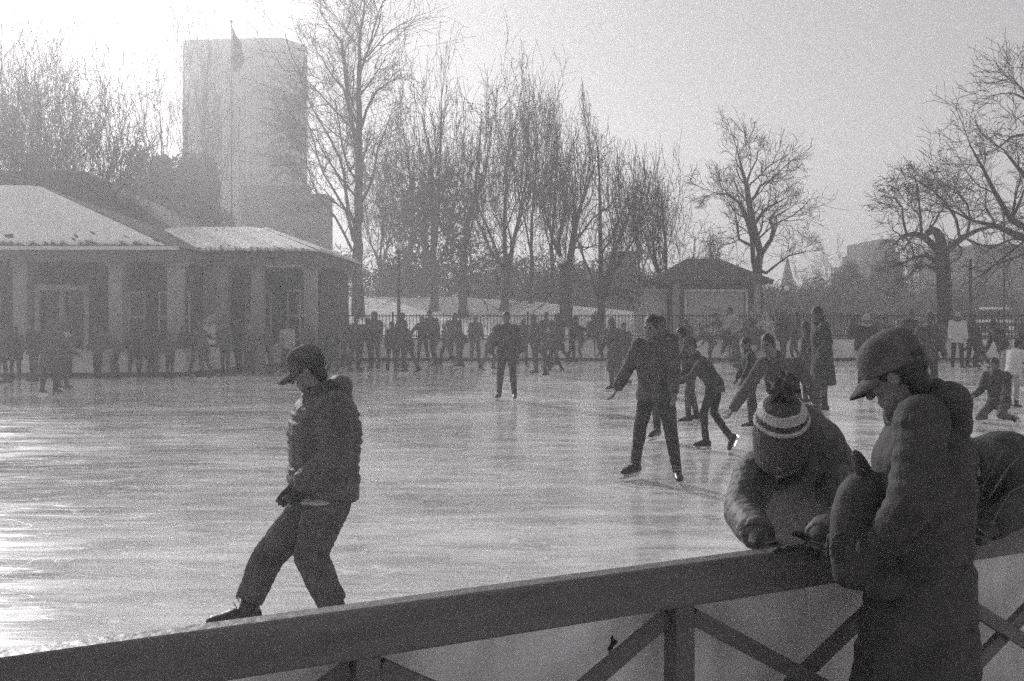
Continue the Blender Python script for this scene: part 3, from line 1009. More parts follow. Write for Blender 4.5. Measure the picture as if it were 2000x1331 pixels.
    bm = NB(); bx(bm, 7.0, 7.75, 44, 44.2, .3, 3.1); bx(bm, 10.3, 11.0, 44, 44.2, .3, 3.1); bx(bm, 7.75, 10.3, 44, 44.2, 2.72, 3.1); bx(bm, 7.0, 7.2, 44.2, 48.6, .3, 3.1); bx(bm, 10.8, 11.0, 44.2, 48.6, .3, 3.1); bx(bm, 7.2, 10.8, 48.4, 48.6, .3, 3.1)
    local(obj('wall', bm, M['brick']), r)
    bm = NB()
    for i in range(22): bx(bm, 7.76, 10.29, 44.09 + .008 * (i % 2), 44.13, .5 + i * .1, .5 + (i + 1) * .1 - .006)
    local(obj('shutter', bm, M['shutter']), r)
    for x in (7.22, 10.78):
        bm = NB(); bx(bm, x - .14, x + .14, 43.72, 43.995, .3, 3.04); local(obj('pilaster', bm, M['column']), r)
    bm = NB(); bx(bm, 7.62, 10.42, 43.955, 43.998, 2.70, 2.80); bx(bm, 7.62, 7.72, 43.955, 43.998, .4, 2.70); bx(bm, 10.32, 10.42, 43.955, 43.998, .4, 2.70); local(obj('shutter_frame', bm, M['frame']), r)
    for x in (7.45, 10.66):
        bm = NB(); bx(bm, x - .17, x + .17, 43.96, 43.997, 2.2, 2.68); local(obj('wall_lamp', bm, M['dark']), r)
    bm = NB(); bx(bm, 5.9, 6.9, 44.3, 48, .3, 2.7); bx(bm, 5.8, 6.98, 44.2, 48.1, 2.7, 2.82); local(obj('side_store', bm, M['shutter']), r)

    # ---- tower with roof masts
    y = 95
    xl, xa, xr = [(p - 1000) / F * y for p in (357, 556, 592)]
    zt = CH + (610 - 80) / F * y
    r = empty('tower_block', (-26, y, 0)); tag(r, 'tall concrete tower block with chamfered corner in the glare', 'tower block')
    pts = [(xl, y), (xa, y - 1.0), (xr, y + 2), ((588 - 1000) / F * (y + 12), y + 12), (xl, y + 12)]
    bm = NB(); prism(bm, pts, 0, zt); local(obj('wall', bm, M['concrete']), r)
    bm = NB()
    for i in range(17):
        f = (i + .5) / 17; x = xl + (xa - xl) * f; yy = y - f
        bx(bm, x - .07, x + .07, yy - .12, yy + .03, 2, zt - .9)
    local(obj('facade_rib', bm, M['concrete']), r)
    bm = NB(); prism(bm, [(xl + .4, y + .4), (xa - .2, y - .4), (xr - .4, y + 2.1), ((588 - 1000) / F * (y + 11) - .4, y + 11), (xl + .4, y + 11)], zt + .003, zt + .2); local(obj('parapet', bm, M['far']), r)
    for i in range(13):
        bm = NB(); z = 2.2 + i * 1.95
        for k in range(17):
            f0, f1 = k / 17 + .013, (k + 1) / 17 - .013
            a0, a1 = xl + (xa - xl) * f0, xl + (xa - xl) * f1
            if k == 0: a0 += .05
            q = [(a0, y - f0 - .004, z), (a1, y - f1 - .004, z), (a1, y - f1 - .004, z + 1.1), (a0, y - f0 - .004, z + 1.1)]
            poly(bm, q)
        local(obj('window_band', bm, M['far']), r)
    for px, tp in ((484, 44), (527, 49)):
        bm = NB(); x = (px - 1000) / F * (y + 6); z0 = zt; z1 = CH + (610 - tp) / F * (y + 6)
        cap(bm, (x, y + 6, z0), (x, y + 6, z1), .05, .02, seg=6, n=1)
        for k in range(4):
            z = z0 + (z1 - z0) * (.35 + .17 * k); cap(bm, (x - .16, y + 6, z), (x + .16, y + 6, z), .025, .025, seg=6, n=1)
        local(obj('mast', bm, M['iron']), r)
    # low blocks beside the tower's foot and far to the right
    def block(px0, px1, top, y, label, name='far_building', m='far', dep=12, steps=(), rows=4, cols=6):
        X0, X1 = (px0 - 1000) / F * y, (px1 - 1000) / F * y
        b = min(ground(X0, y), ground(X1, y)) - .3; z = CH + (610 - top) / F * y
        r = empty(name, ((X0 + X1) / 2, y, b)); tag(r, label, 'building')
        bm = NB(); bx(bm, X0, X1, y, y + dep, b, z)
        local(obj('wall', bm, M[m]), r)
        bm = NB(); bx(bm, X0 - .15, X1 + .15, y - .15, y + dep + .15, z + .002, z + .35); local(obj('cornice', bm, M[m]), r)
        zz = z + .35
        for (s0, s1, st) in steps:
            a, c = (s0 - 1000) / F * (y + 1), (s1 - 1000) / F * (y + 1); z2 = CH + (610 - st) / F * (y + 1)
            bm = NB(); bx(bm, a, c, y + 1, y + dep - 1, zz + .002, z2); local(obj('upper_storey', bm, M[m]), r); zz = z2
        for j in range(rows):
            for i in range(cols):
                w = (X1 - X0) / cols; x = X0 + (i + .5) * w; h = (z - b - 1) / rows; zc = b + 1 + (j + .5) * h
                bm = NB(); bx(bm, x - w * .24, x + w * .24, y - .03, y - .004, zc - h * .28, zc + h * .28)
                local(obj('window', bm, M['glass']), r)
    block(470, 634, 388, 78, 'long low block at the foot of the tower', rows=4, cols=8, steps=((470, 600, 362),), dep=3.5)
    block(1195, 1243, 500, 80, 'small square building between the bare trees', rows=3, cols=3)
    block(1700, 1762, 520, 105, 'stepped dark tower building above the far treeline', rows=5, cols=4, steps=((1706, 1758, 492), (1716, 1749, 468)))
    block(1905, 2030, 486, 88, 'broad dark building behind the gnarled trees at right', rows=5, cols=8)
    block(1500, 1640, 572, 100, 'low dark row of buildings beyond the park', rows=2, cols=9)
    block(1040, 1190, 560, 95, 'low hazy building behind the snow bank', rows=2, cols=9)
    # church spire
    y = 100; X = (1538 - 1000) / F * y; g = ground(X, y)
    r = empty('church', (X, y, g)); tag(r, 'slim pointed church spire on the skyline right of the kiosk', 'church')
    w = .5; bm = NB(); bx(bm, X - w, X + w, y - w, y + w, g - .3, CH + (610 - 548) / F * y); local(obj('tower', bm, M['far']), r)
    bm = NB(); z0 = CH + (610 - 548) / F * y; z1 = CH + (610 - 500) / F * y
    b4 = [bm.verts.new((X + a * w * .95, y + c * w * .95, z0 + .002)) for a, c in ((-1, -1), (1, -1), (1, 1), (-1, 1))]; tp = bm.verts.new((X, y, z1))
    bm.faces.new(b4[::-1]); [bm.faces.new((b4[i], b4[(i + 1) % 4], tp)) for i in range(4)]
    local(obj('spire', bm, M['far']), r)
    bm = NB(); bx(bm, X - 1.8, X + 1.8, y + w + .01, y + 9, g - .3, g + 2.6); local(obj('nave', bm, M['far']), r)
    # flagpole with limp flag
    y = 70; X = (452 - 1000) / F * y; g = ground(X, y); zt = CH + (610 - 45) / F * y
    r = empty('flagpole', (X, y, g)); tag(r, 'tall flagpole with a drooping dark flag in front of the tower', 'flagpole')
    bm = NB(); cap(bm, (X, y, g - .2), (X, y, zt), .08, .03, seg=8, n=1); ell(bm, (X, y, zt + .08), .1, .1, .1); local(obj('pole', bm, M['iron'], None, True), r)
    bm = NB(); n = 14; rows_ = []
    for i in range(n + 1):
        f = i / n; z = CH + (610 - 56 - f * 80) / F * y; ww = [.04, .12, .22, .45, .62, .66, .70, .76, .84, .90, .92, .86, .72, .6, .42][i] * .9
        rows_.append([(X + .06 + ww * k / 8, y + .16 * math.sin(k * 1.7 + f * 2) * min(1, k / 2), z - .25 * k / 8 * f) for k in range(9)])
    gv = [[bm.verts.new(q) for q in rw] for rw in rows_]
    for i in range(n):
        for k in range(8): bm.faces.new((gv[i][k], gv[i][k + 1], gv[i + 1][k + 1], gv[i + 1][k]))
    fl = obj('flag', bm, M['flag'], None, True); sol = fl.modifiers.new('t', 'SOLIDIFY'); sol.thickness = .02; local(fl, r)

    # ---- lamp posts
    def lamp(px, top, y, label):
        X = (px - 1000) / F * y; g = ground(X, y); zt = CH + (610 - top) / F * y
        k = .72
        r = empty('street_lamp', (X, y, g)); tag(r, label, 'street lamp', 'acorn street lamps in the park')
        bm = NB(); zp = zt - .62 * k
        rings(bm, [(V((X, y, z)), V((1, 0, 0)), V((0, 1, 0)), q, q) for z, q in ((g - .2, .17), (g + .3, .17), (g + .5, .12), (g + .8, .075), (zp - .2, .05), (zp - .1, .08), (zp, .11), (zp + .04, .11))], 12)
        local(obj('post', bm, M['iron'], None, True), r)
        bm = NB(); rings(bm, [(V((X, y, zp + .041 + z * k)), V((1, 0, 0)), V((0, 1, 0)), q * k, q * k) for z, q in ((0, .1), (.1, .17), (.22, .2), (.34, .17), (.42, .12), (.47, .06))], 14)
        local(obj('globe', bm, M['lamp'], None, True), r)
        bm = NB(); rings(bm, [(V((X, y, zp + .042 + z * k)), V((1, 0, 0)), V((0, 1, 0)), q * k, q * k) for z, q in ((.471, .07), (.5, .05), (.58, .015))], 8)
        local(obj('finial', bm, M['iron'], None, True), r)
    lamp(779, 470, 40, 'street lamp left of the bare trees on the snow bank')
    lamp(1096, 498, 43, 'street lamp in front of the forked tree trunks')
    lamp(1537, 556, 62, 'white globed street lamp just right of the kiosk')
    lamp(1597, 594, 75, 'street lamp whose globe shows over the long coated skater')
    lamp(1876, 590, 70, 'street lamp between the gnarled tree and the parked truck')
    # posts and cable on the right
    for px, tp, y, lb in ((1833, 525, 47, 'slim metal post left of the gnarled trunk'), (1895, 508, 46, 'taller metal post right of the gnarled trunk'), (1961, 395, 46, 'thin tall mast behind the parked truck'), (1053, 505, 60, 'thin pole standing among the hazy bare trees')):
        X = (px - 1000) / F * y; g = ground(X, y); zt = CH + (610 - tp) / F * y
        r = empty('metal_post', (X, y, g)); tag(r, lb, 'post')
        bm = NB(); q = .1 if px in (1895, 1833) else .045
        cap(bm, (X, y, g - .2), (X, y, zt), q, q * .8, seg=10, n=1); local(obj('shaft', bm, M['iron'], None, True), r)
        bm = NB(); bx(bm, X - q * 1.5, X + q * 1.5, y - q * 1.5, y + q * 1.5, g - .1, g + .25); local(obj('base', bm, M['iron']), r)
    a, b_ = P(1893, 535, 45.9), P(2120, 520, 45.0)
    bm = NB(); pr = None
    for i in range(25):
        f = i / 24; q = a.lerp(b_, f) - V((0, 0, 4 * .85 * f * (1 - f)))
        if pr is not None: cap(bm, pr, q, .022, .022, seg=5, n=1)
        pr = q
    tag(obj('cable', bm, M['light']), 'pale cable sagging from the taller metal post to the right', 'cable')

    # ---- parked truck
    y = 49; X = (1942 - 1000) / F * y; g = ground(X, y)
    r = empty('pickup_truck', (X, y, g), R(-25.8)); tag(r, 'dark parked truck with snow on its roof and bonnet', 'truck')
    def L(o): o.parent = r; return o
    bm = NB(); bx(bm, -.93, .93, -.05, 5.0, .42, 1.08, None, .08); L(obj('body', bm, M['paint']))
    bm = NB(); vs = [(-.86, 1.35, 1.081), (.86, 1.35, 1.081), (.86, 3.3, 1.081), (-.86, 3.3, 1.081), (-.7, 1.95, 1.72), (.7, 1.95, 1.72), (.7, 3.1, 1.72), (-.7, 3.1, 1.72)]
    b8 = [bm.verts.new(q) for q in vs]
    for f in ((0, 1, 5, 4), (1, 2, 6, 5), (2, 3, 7, 6), (3, 0, 4, 7), (4, 5, 6, 7), (3, 2, 1, 0)): bm.faces.new([b8[i] for i in f])
    bmesh.ops.bevel(bm, geom=bm.edges[:], offset=.05, segments=2, affect='EDGES'); L(obj('cab', bm, M['paint']))
    bm = NB(); poly(bm, [(-.76, 1.44, 1.16), (.76, 1.44, 1.16), (.64, 1.87, 1.64), (-.64, 1.87, 1.64)]); o = L(obj('windscreen', bm, M['glass'])); o.modifiers.new('t', 'SOLIDIFY').thickness = .03
    bm = NB(); bx(bm, -.84, .84, -.0, 1.3, 1.082, 1.22, None, .05); L(obj('bonnet_snow', bm, M['snow']))
    bm = NB(); bx(bm, -.68, .68, 1.95, 3.1, 1.722, 1.85, None, .045); L(obj('roof_snow', bm, M['snow']))
    bm = NB(); bx(bm, -.55, .55, -.075, -.055, .66, .95); L(obj('grille', bm, M['iron']))
    bm = NB(); bx(bm, -.95, .95, -.17, -.056, .40, .58, None, .03); L(obj('bumper', bm, M['shutter']))
    for s_ in (-1, 1):
        bm = NB(); bx(bm, s_ * .74 - .13, s_ * .74 + .13, -.078, -.056, .72, .92, None, .008); L(obj('headlight', bm, M['lamp']))
        bm = NB(); bx(bm, s_ * 1.0 - .08, s_ * 1.0 + .08, 1.5, 1.58, 1.12, 1.3, None, .02); L(obj('wing_mirror', bm, M['iron']))
        for yy in (.85, 4.1):
            bm = NB(); cap(bm, (s_ * .72, yy, .36), (s_ * .95, yy, .36), .36, .36, r0=False, r1=False, seg=20, n=1); t = L(obj('wheel', bm, M['tyre']))
            bm = NB(); cap(bm, (s_ * .955, yy, .36), (s_ * .97, yy, .36), .2, .18, r0=False, r1=False, seg=14, n=1); obj('rim', bm, M['steel'], t)

    # ---- far wood, shrubs
    g = random.Random(11); vols = []
    for i in range(70):
        px = g.uniform(1480, 2080); y = g.uniform(66, 84); X = (px - 1000) / F * y; zt = CH + (610 - g.uniform(535, 565)) / F * y; b = ground(X, y)
        vols.append((X, y, (zt + b) / 2 - .2, 1.7, 1.5, (zt - b) / 2))
    o = leafmass('distant_wood', vols, 42000, .10, M['twig'], 4, None, 2.2); tag(o, 'dark leafless wood closing the view at the right', 'wood', kind='stuff')
    vols = []
    for i in range(80):
        px = g.uniform(640, 1290); y = g.uniform(70, 100); X = (px - 1000) / F * y; zt = CH + (610 - g.uniform(470, 540) - max(0, (px - 980)) * .12) / F * y; b = ground(X, y)
        vols.append((X, y, (zt + b) / 2 - .3, 2.4, 2.0, (zt - b) / 2))
    o = leafmass('distant_wood', vols, 24000, .12, M['twig'], 5, None, 2.4); tag(o, 'hazy thicket of bare brush behind the snow bank', 'wood', kind='stuff')

    def evergreen(px, y, top, pl, pr, label, seed, n=9000, round_=True):
        X = (px - 1000) / F * y; b = ground(X, y); z = CH + (610 - top) / F * y; h = z - b; w = (pr - pl) / 2 / F * y; cx = ((pl + pr) / 2 - 1000) / F * y
        r = empty('evergreen_tree', (X, y, b)); tag(r, label, 'tree', 'evergreen trees')
        bm = NB(); cap(bm, (0, 0, -.2), (0, 0, h * .8), .28, .06, seg=8, n=3); obj('trunk', bm, M['bark'], r, True)
        q = random.Random(seed); vs = [(cx - X, 0, h * .48, w * .8, w * .8, h * .46)]
        for i in range(26):
            t = q.uniform(0, 6.28); f = q.uniform(.05, .92); rr = w * (1 - .55 * max(0, f - .5) * 2) * q.uniform(.6, .85)
            vs.append((cx - X + rr * math.cos(t), rr * math.sin(t), h * f, w * .3, w * .3, h * .11))
        leafmass('crown', vs, n, .15, M['leaf'], seed, r, 1.3)
    evergreen(255, 62, 285, 205, 360, 'broad dark evergreen behind the pavilion roofs', 21, 14000)
    evergreen(340, 66, 300, 290, 450, 'hazy evergreen at the foot of the tower', 22, 14000)
    evergreen(830, 66, 330, 735, 935, 'wide evergreen mass under the tallest bare trees', 23, 4200)
    evergreen(1740, 80, 505, 1690, 1785, 'small round evergreen below the stepped tower', 25, 7000)
    evergreen(1655, 78, 512, 1610, 1700, 'small evergreen left of the stepped tower', 26, 7000)


def trees():
    G = grown
    G(1, 52, 47, 55, -60, 150, 'dense upright bare tree at the left edge above the pavilion roof', dense=1.25, up=.10, r=.34)
    G(2, 160, 45, 105, 60, 270, 'forked bare tree rising straight behind the snowy roof', dense=1.2, up=.10, r=.30, first=.2)
    G(14, -20, 50, 20, -150, 90, 'bare tree half cut off by the left edge', dense=1.15, up=.08, r=.3)
    G(3, 325, 62, 32, 255, 395, 'thin pale bare tree left of the tower', dense=0.78, up=.10, r=.24)
    G(4, 402, 66, 8, 345, 455, 'slender bare tree whose tip tops the tower roof', dense=0.83, up=.10, r=.22)
    limbed(5, 700, 50, [
        (0, [(700, 612, 0.360), (699, 560, 0.302), (700, 480, 0.261)]),
        (1, [(700, 480, 0.244), (701, 300, 0.191), (702, 230, 0.157), (701, 150, 0.116), (704, 60, 0.075), (712, 5, 0.041)]),
        (1, [(697, 300, 0.116), (684, 224, 0.099), (675, 150, 0.075), (667, 84, 0.058), (645, 52, 0.035)]),
        (1, [(702, 150, 0.070), (722, 90, 0.052), (735, 40, 0.035), (743, 14, 0.023)]),
        (1, [(696, 240, 0.070), (670, 172, 0.058), (650, 150, 0.046), (628, 112, 0.029)]),
        (1, [(694, 440, 0.104), (680, 410, 0.093), (672, 340, 0.075), (663, 308, 0.064), (640, 262, 0.052), (604, 200, 0.029)]),
        (1, [(690, 470, 0.093), (676, 413, 0.075), (652, 372, 0.058), (632, 340, 0.046), (604, 250, 0.029)]),
        (1, [(688, 490, 0.070), (655, 425, 0.058), (622, 385, 0.041), (602, 330, 0.023)]),
        (1, [(703, 260, 0.087), (716, 215, 0.070), (735, 178, 0.052), (762, 160, 0.029)]),
        (1, [(704, 400, 0.081), (728, 350, 0.058), (738, 290, 0.046), (758, 240, 0.029)])],
        'tallest bare tree with slender V shaped limbs right of the tower', dense=1.2, rmin=.009)
    G(6, 848, 52, 45, 745, 915, 'tall bare tree with twin leaders at mid left', dense=0.87, up=.08, r=.36)
    G(7, 905, 50, 130, 820, 1000, 'thick bare tree with wide fork behind the fence', dense=0.79, up=.07, r=.4, first=.3)
    G(8, 985, 53, 98, 890, 1080, 'bushy topped bare tree at the centre of the row', dense=1.06, up=.08, r=.36, first=.2)
    G(9, 1037, 57, 155, 990, 1085, 'slim spire-like bare tree behind the row', dense=0.83, up=.08, r=.2)
    G(10, 1080, 59, 185, 1035, 1125, 'short slim bare tree between two broad crowns', dense=0.83, up=.08, r=.2)
    G(11, 1110, 48, 215, 1030, 1190, 'stout bare tree beside the street lamp', dense=0.90, up=.07, r=.42, first=.25)
    G(12, 1176, 45, 185, 1095, 1270, 'broad bare tree with arching lower boughs left of the kiosk', dense=0.94, up=.07, r=.36, first=.18)
    G(13, 1298, 50, 288, 1230, 1392, 'rounded bare tree standing behind the kiosk', dense=0.87, up=.06, r=.28, first=.12)
    G(15, 1245, 62, 330, 1190, 1300, 'smaller hazy bare tree behind the rounded one', dense=0.80, r=.2)
    G(16, 1395, 64, 450, 1355, 1440, 'low bare tree just above the kiosk ridge', dense=0.83, r=.16)
    G(17, 800, 60, 205, 710, 890, 'tangled bare tree in the haze under the twin leaders', dense=1.06, r=.3)
    G(18, 745, 63, 300, 690, 800, 'low tangled bare tree right of the tallest trunk', dense=0.90, r=.22)
    limbed(31, 1478, 48, [
        (0, [(1479, 600, 0.320), (1478, 560, 0.269), (1479, 515, 0.230)]),
        (1, [(1481, 515, 0.192), (1485, 496, 0.173), (1471, 440, 0.160), (1463, 398, 0.141), (1459, 366, 0.115), (1450, 335, 0.070), (1442, 302, 0.032)]),
        (1, [(1473, 520, 0.128), (1471, 505, 0.128), (1468, 461, 0.109), (1457, 426, 0.090), (1442, 394, 0.070), (1419, 380, 0.045), (1394, 377, 0.019)]),
        (1, [(1470, 482, 0.077), (1443, 468, 0.064), (1440, 440, 0.045), (1434, 405, 0.019)]),
        (1, [(1485, 500, 0.128), (1506, 468, 0.109), (1510, 447, 0.090), (1503, 429, 0.058), (1520, 420, 0.045), (1541, 408, 0.019)]),
        (1, [(1473, 440, 0.096), (1490, 415, 0.077), (1500, 405, 0.051), (1530, 390, 0.019)]),
        (1, [(1463, 396, 0.096), (1475, 384, 0.077), (1485, 363, 0.058), (1510, 349, 0.038), (1524, 335, 0.019)]),
        (1, [(1488, 530, 0.077), (1496, 534, 0.070), (1517, 517, 0.051), (1541, 500, 0.032), (1572, 492, 0.019)]),
        (1, [(1458, 360, 0.064), (1466, 335, 0.051), (1478, 312, 0.032), (1480, 298, 0.019)])],
        'gnarled bare tree with knobbly limbs right of the kiosk', dense=1.1, rmin=.009, up=.05, wob=1.5)
    limbed(32, 1843, 41, [
        (0, [(1845, 640, 0.370), (1844, 600, 0.325), (1842, 527, 0.302), (1839, 490, 0.280), (1836, 465, 0.213), (1828, 452, 0.168)]),
        (0, [(1830, 453, 0.151), (1820, 449, 0.146), (1811, 456, 0.140)]),
        (1, [(1830, 487, 0.168), (1807, 464, 0.134), (1786, 457, 0.112), (1768, 460, 0.078), (1756, 468, 0.045)]),
        (1, [(1800, 462, 0.073), (1798, 426, 0.056), (1795, 395, 0.039), (1790, 360, 0.017)]),
        (1, [(1770, 458, 0.056), (1764, 430, 0.045), (1762, 405, 0.034), (1745, 385, 0.017)]),
        (1, [(1846, 492, 0.168), (1867, 475, 0.140), (1881, 464, 0.123), (1905, 452, 0.095), (1930, 444, 0.067), (1962, 446, 0.034)]),
        (1, [(1875, 468, 0.067), (1868, 430, 0.056), (1850, 400, 0.045), (1820, 370, 0.028), (1795, 355, 0.017)]),
        (1, [(1832, 515, 0.112), (1811, 499, 0.090), (1786, 503, 0.067), (1768, 514, 0.034)]),
        (1, [(1831, 531, 0.084), (1815, 520, 0.067), (1796, 519, 0.050), (1778, 535, 0.022)]),
        (1, [(1888, 462, 0.067), (1895, 430, 0.050), (1890, 400, 0.034), (1870, 375, 0.017)])],
        'massive gnarled tree with sawn off stub and drooping boughs at right', dense=1.2, rmin=.009, up=.0, wob=1.6)
    limbed(33, 2120, 36, [
        (0, [(2120, 640, 0.420), (2115, 560, 0.350), (2100, 500, 0.294)]),
        (1, [(2100, 500, 0.252), (2040, 480, 0.196), (1990, 462, 0.140), (1945, 442, 0.091), (1900, 432, 0.056), (1860, 412, 0.028)]),
        (1, [(2095, 490, 0.196), (2020, 455, 0.140), (1975, 430, 0.112), (1945, 380, 0.084), (1920, 330, 0.056), (1895, 285, 0.028)]),
        (1, [(2110, 400, 0.154), (2060, 300, 0.112), (2010, 262, 0.070), (1975, 268, 0.042), (1955, 285, 0.021)]),
        (1, [(2110, 380, 0.140), (2060, 240, 0.098), (2015, 200, 0.063), (1985, 185, 0.028)]),
        (1, [(2090, 470, 0.140), (2030, 380, 0.098), (1990, 330, 0.070), (1965, 300, 0.035)]),
        (1, [(1975, 430, 0.070), (1990, 400, 0.056), (2005, 360, 0.035)])],
        'spreading bare tree reaching in from the right edge', dense=1.2, rmin=.008, up=.01, wob=1.4)
    far = [(1640, 105, 468, 1585, 1695), (1600, 110, 515, 1560, 1645), (1690, 112, 497, 1650, 1725), (1570, 100, 540, 1540, 1600), (1790, 108, 500, 1750, 1830), (1990, 100, 500, 1940, 2040), (1895, 104, 512, 1860, 1935)]
    lb = ['highest rounded bare tree of the far treeline', 'low bare tree at the left end of the far treeline', 'bare tree just left of the stepped tower building', 'small bare tree beside the church spire', 'bare tree just right of the stepped tower building',
          'far bare tree in front of the broad dark building near the right edge', 'far bare tree between the gnarled trunk and the broad building']
    for i, (px, y, tp, a, b_) in enumerate(far):
        G(40 + i, px, y, tp, a, b_, lb[i], 'bare trees of the far treeline', dense=0.88, r=.2, first=.12, rmin=.018)
# ------------------------------------------------------------------ the people
m = M
def JK(c, hem=.12, bulk=1.05, puff=None): return (m[c], hem, bulk, puff)


def OUT(jk, tr='black', foot='skate', hats=(), hair=None, glove=None, lo=1.0, **k):
    o = dict(jacket=jk, trousers=(m[tr], lo), foot=foot, hats=hats)
    if hair: o['hair'] = (hair[0], m[hair[1]])
    if glove: o['glove'] = m[glove]
    o.update(k); return o


def near_people():
    # man skating past in the foreground, seen from his left
    J = dict(pel=P(632, 948, 5.5), neck=P(636, 768, 5.5), head=P(600, 722, 5.5), hf=(-.90, .05, -.42), hu=(-.42, 0, .90),
             shL=P(652, 800, 5.33), shR=P(645, 800, 5.68), elL=P(655, 890, 5.20), elR=P(635, 888, 5.78), wrL=P(588, 950, 5.27), wrR=P(578, 945, 5.70),
             hdL=(-.5, .25, -.8), hdR=(-.5, -.25, -.8),
             hipL=P(640, 978, 5.41), hipR=P(622, 982, 5.58), knL=P(606, 1086, 5.40), knR=P(524, 1084, 5.52),
             anL=P(658, 1196, 5.36), anR=P(480, 1188, 5.45), ftL=(-.97, -.1, -.2), ftR=(-.90, -.42, .10))
    person_j((P(632, 948, 5.5).x, 5.5, 0), J, 1.0,
             OUT(JK('nylon', .03, 1.40, (15, .15)), 'dark', 'skate', [('cap', m['dark']), ('hoodback', m['nylon']), ('hem', m['light'])], ('short', 'hair'), 'black', near=True, collar=.55, lo=1.34, curl=60, flare=1.1),
             'man in quilted jacket and peaked cap striding left past the near railing', 'skaters on the ice')
    # woman in bobble hat leaning over the rail from the ice
    J = dict(pel=V((1.265, 4.22, .93)), neck=P(1548, 925, 3.80), head=P(1524, 862, 3.60), hf=(-.22, -.80, -.56), hu=(-.10, -.55, .83),
             shL=P(1618, 935, 3.82), shR=P(1478, 925, 3.74), elL=P(1650, 1010, 3.64), elR=P(1452, 1003, 3.60), wrL=P(1600, 1052, 3.28), wrR=P(1482, 1048, 3.26),
             hdL=(-.4, -.75, -.25), hdR=(.35, -.85, -.30), hsR=(1, .3, 0), hsL=(1, .3, 0),
             hipL=V((1.355, 4.23, .91)), hipR=V((1.175, 4.23, .91)), knL=V((1.39, 4.12, .52)), knR=V((1.13, 4.12, .52)),
             anL=V((1.40, 4.28, .15)), anR=V((1.12, 4.28, .15)), ftL=(.2, -1, 0), ftR=(-.2, -1, 0))
    r = person_j((1.265, 4.22, 0), J, 1.0,
             OUT(JK('nylon', .15, 1.14, (13, .12)), 'black', 'skate', [('hoodback', m['dark']), ('scarf', m['dark'])], ('long', 'hair'), 'black', near=True, curl=50),
             'woman in striped bobble hat bending over the near railing from the ice', 'people at the near railing')
    # her knitted hat with stripes and pompom
    H, hu, hf = J['head'] - r.location, V(J['hu']).normalized(), V(J['hf']).normalized(); hr = hf.cross(hu).normalized(); til = (hu - hf * .10).normalized(); fv = til.cross(hr)
    prof = [(-.085, .93), (-.075, 1.06), (-.035, 1.11), (.00, 1.13), (.03, 1.14), (.06, 1.12), (.085, 1.06), (.10, 1.05), (.112, .98), (.13, .93), (.145, .80), (.155, .80), (.165, .66), (.175, .40), (.182, .1)]
    def hatpart(z0, z1, name, mt, par, ex=1.0, vox=.0055):
        b2 = NB(); prev = None; ns, nr = 132, 22
        for i in range(nr + 1):
            z = z0 + (z1 - z0) * i / nr; k = float(np.interp(z, [p[0] for p in prof], [p[1] for p in prof])) * ex
            ring = []
            for j in range(ns):
                t = 2 * math.pi * j / ns
                q = mnoise.noise(V((math.cos(t) * 1.6, math.sin(t) * 1.6, z * 22)))
                rib = .0016 * math.cos(t * 33) + .0012 * math.sin(z * 900)
                sag = .007 * q
                ring.append(b2.verts.new(H - hf * .004 + til * (z + sag * .6) + hr * ((.087 * k + rib + sag) * math.cos(t)) + fv * ((.105 * k + rib + sag) * math.sin(t))))
            if prev:
                for j in range(ns): b2.faces.new((prev[j], prev[(j + 1) % ns], ring[(j + 1) % ns], ring[j]))
            prev = ring
        b2.faces.new(prev)
        return obj(name, b2, mt, par, True)
    hat = hatpart(-.085, .182, 'beanie', m['knit'], r)
    hatpart(.092, .103, 'stripe', m['knitl'], hat, 1.045, .005); hatpart(.125, .152, 'stripe', m['knitl'], hat, 1.06, .005)
    rnd = random.Random(5); b3 = NB(); c = H + til * .215 - hf * .02
    ell(b3, c, .045, .045, .04)
    for i in range(70):
        q = V((rnd.gauss(0, 1), rnd.gauss(0, 1), rnd.gauss(0, 1))).normalized()
        cap(b3, c + q * .02, c + q * .058, .012, .006, seg=6, n=1)
    remesh('pompom', b3, m['knit'], hat, .0055, 0)
    b2 = NB()
    for px, py, yy, q in ((1560, 850, 3.78, .125), (1585, 880, 3.86, .14), (1600, 915, 3.92, .15), (1575, 920, 3.85, .14)):
        ell(b2, P(px, py, yy) - r.location, q, q * .8, q)
    remesh('fur_hood', b2, m['nylon'], r, .009, 4)
    # man in peaked cap standing at the rail, spectators' side
    J = dict(pel=P(1800, 1128, 3.0), neck=P(1802, 806, 3.0), head=P(1750, 733, 3.0), hf=(-.68, .58, -.45), hu=(-.34, .29, .89),
             shL=P(1800, 822, 2.85), shR=P(1800, 830, 3.2), elL=P(1782, 985, 2.76), elR=P(1765, 978, 3.22), wrL=P(1722, 1062, 2.86), wrR=P(1690, 1055, 3.10),
             hdL=(-.8, .45, -.1), hdR=(-.85, .1, -.1), hsL=(0, .2, -1), hsR=(0, .2, -1),
             hipL=P(1800, 1145, 2.91), hipR=P(1796, 1145, 3.09), knL=V((1.20, 2.9, .53)), knR=V((1.19, 3.08, .53)), anL=V((1.27, 2.88, .095)), anR=V((1.25, 3.1, .095)),
             ftL=(-.95, .15, 0), ftR=(-.9, .35, 0))
    O = OUT(JK('black', .40, 1.14, (10, .09)), 'black', 'shoe', [('hoodback', m['black']), ('scarf', m['black'])], ('short', 'hair'), 'black', near=True, collar=.5, curl=70)
    r = person_j((P(1800, 1128, 3.0).x, 3.0, 0), J, .94, O, 'man in soft peaked cap and long dark jacket looking down at the railing', 'people at the near railing')
    H, hu, hf = J['head'] - r.location, V(J['hu']).normalized(), V(J['hf']).normalized(); hr = hf.cross(hu).normalized()
    # flat soft cap with a long curved peak
    b2 = NB(); rs = []
    up = (hu - hf * .05).normalized(); fv = up.cross(hr)
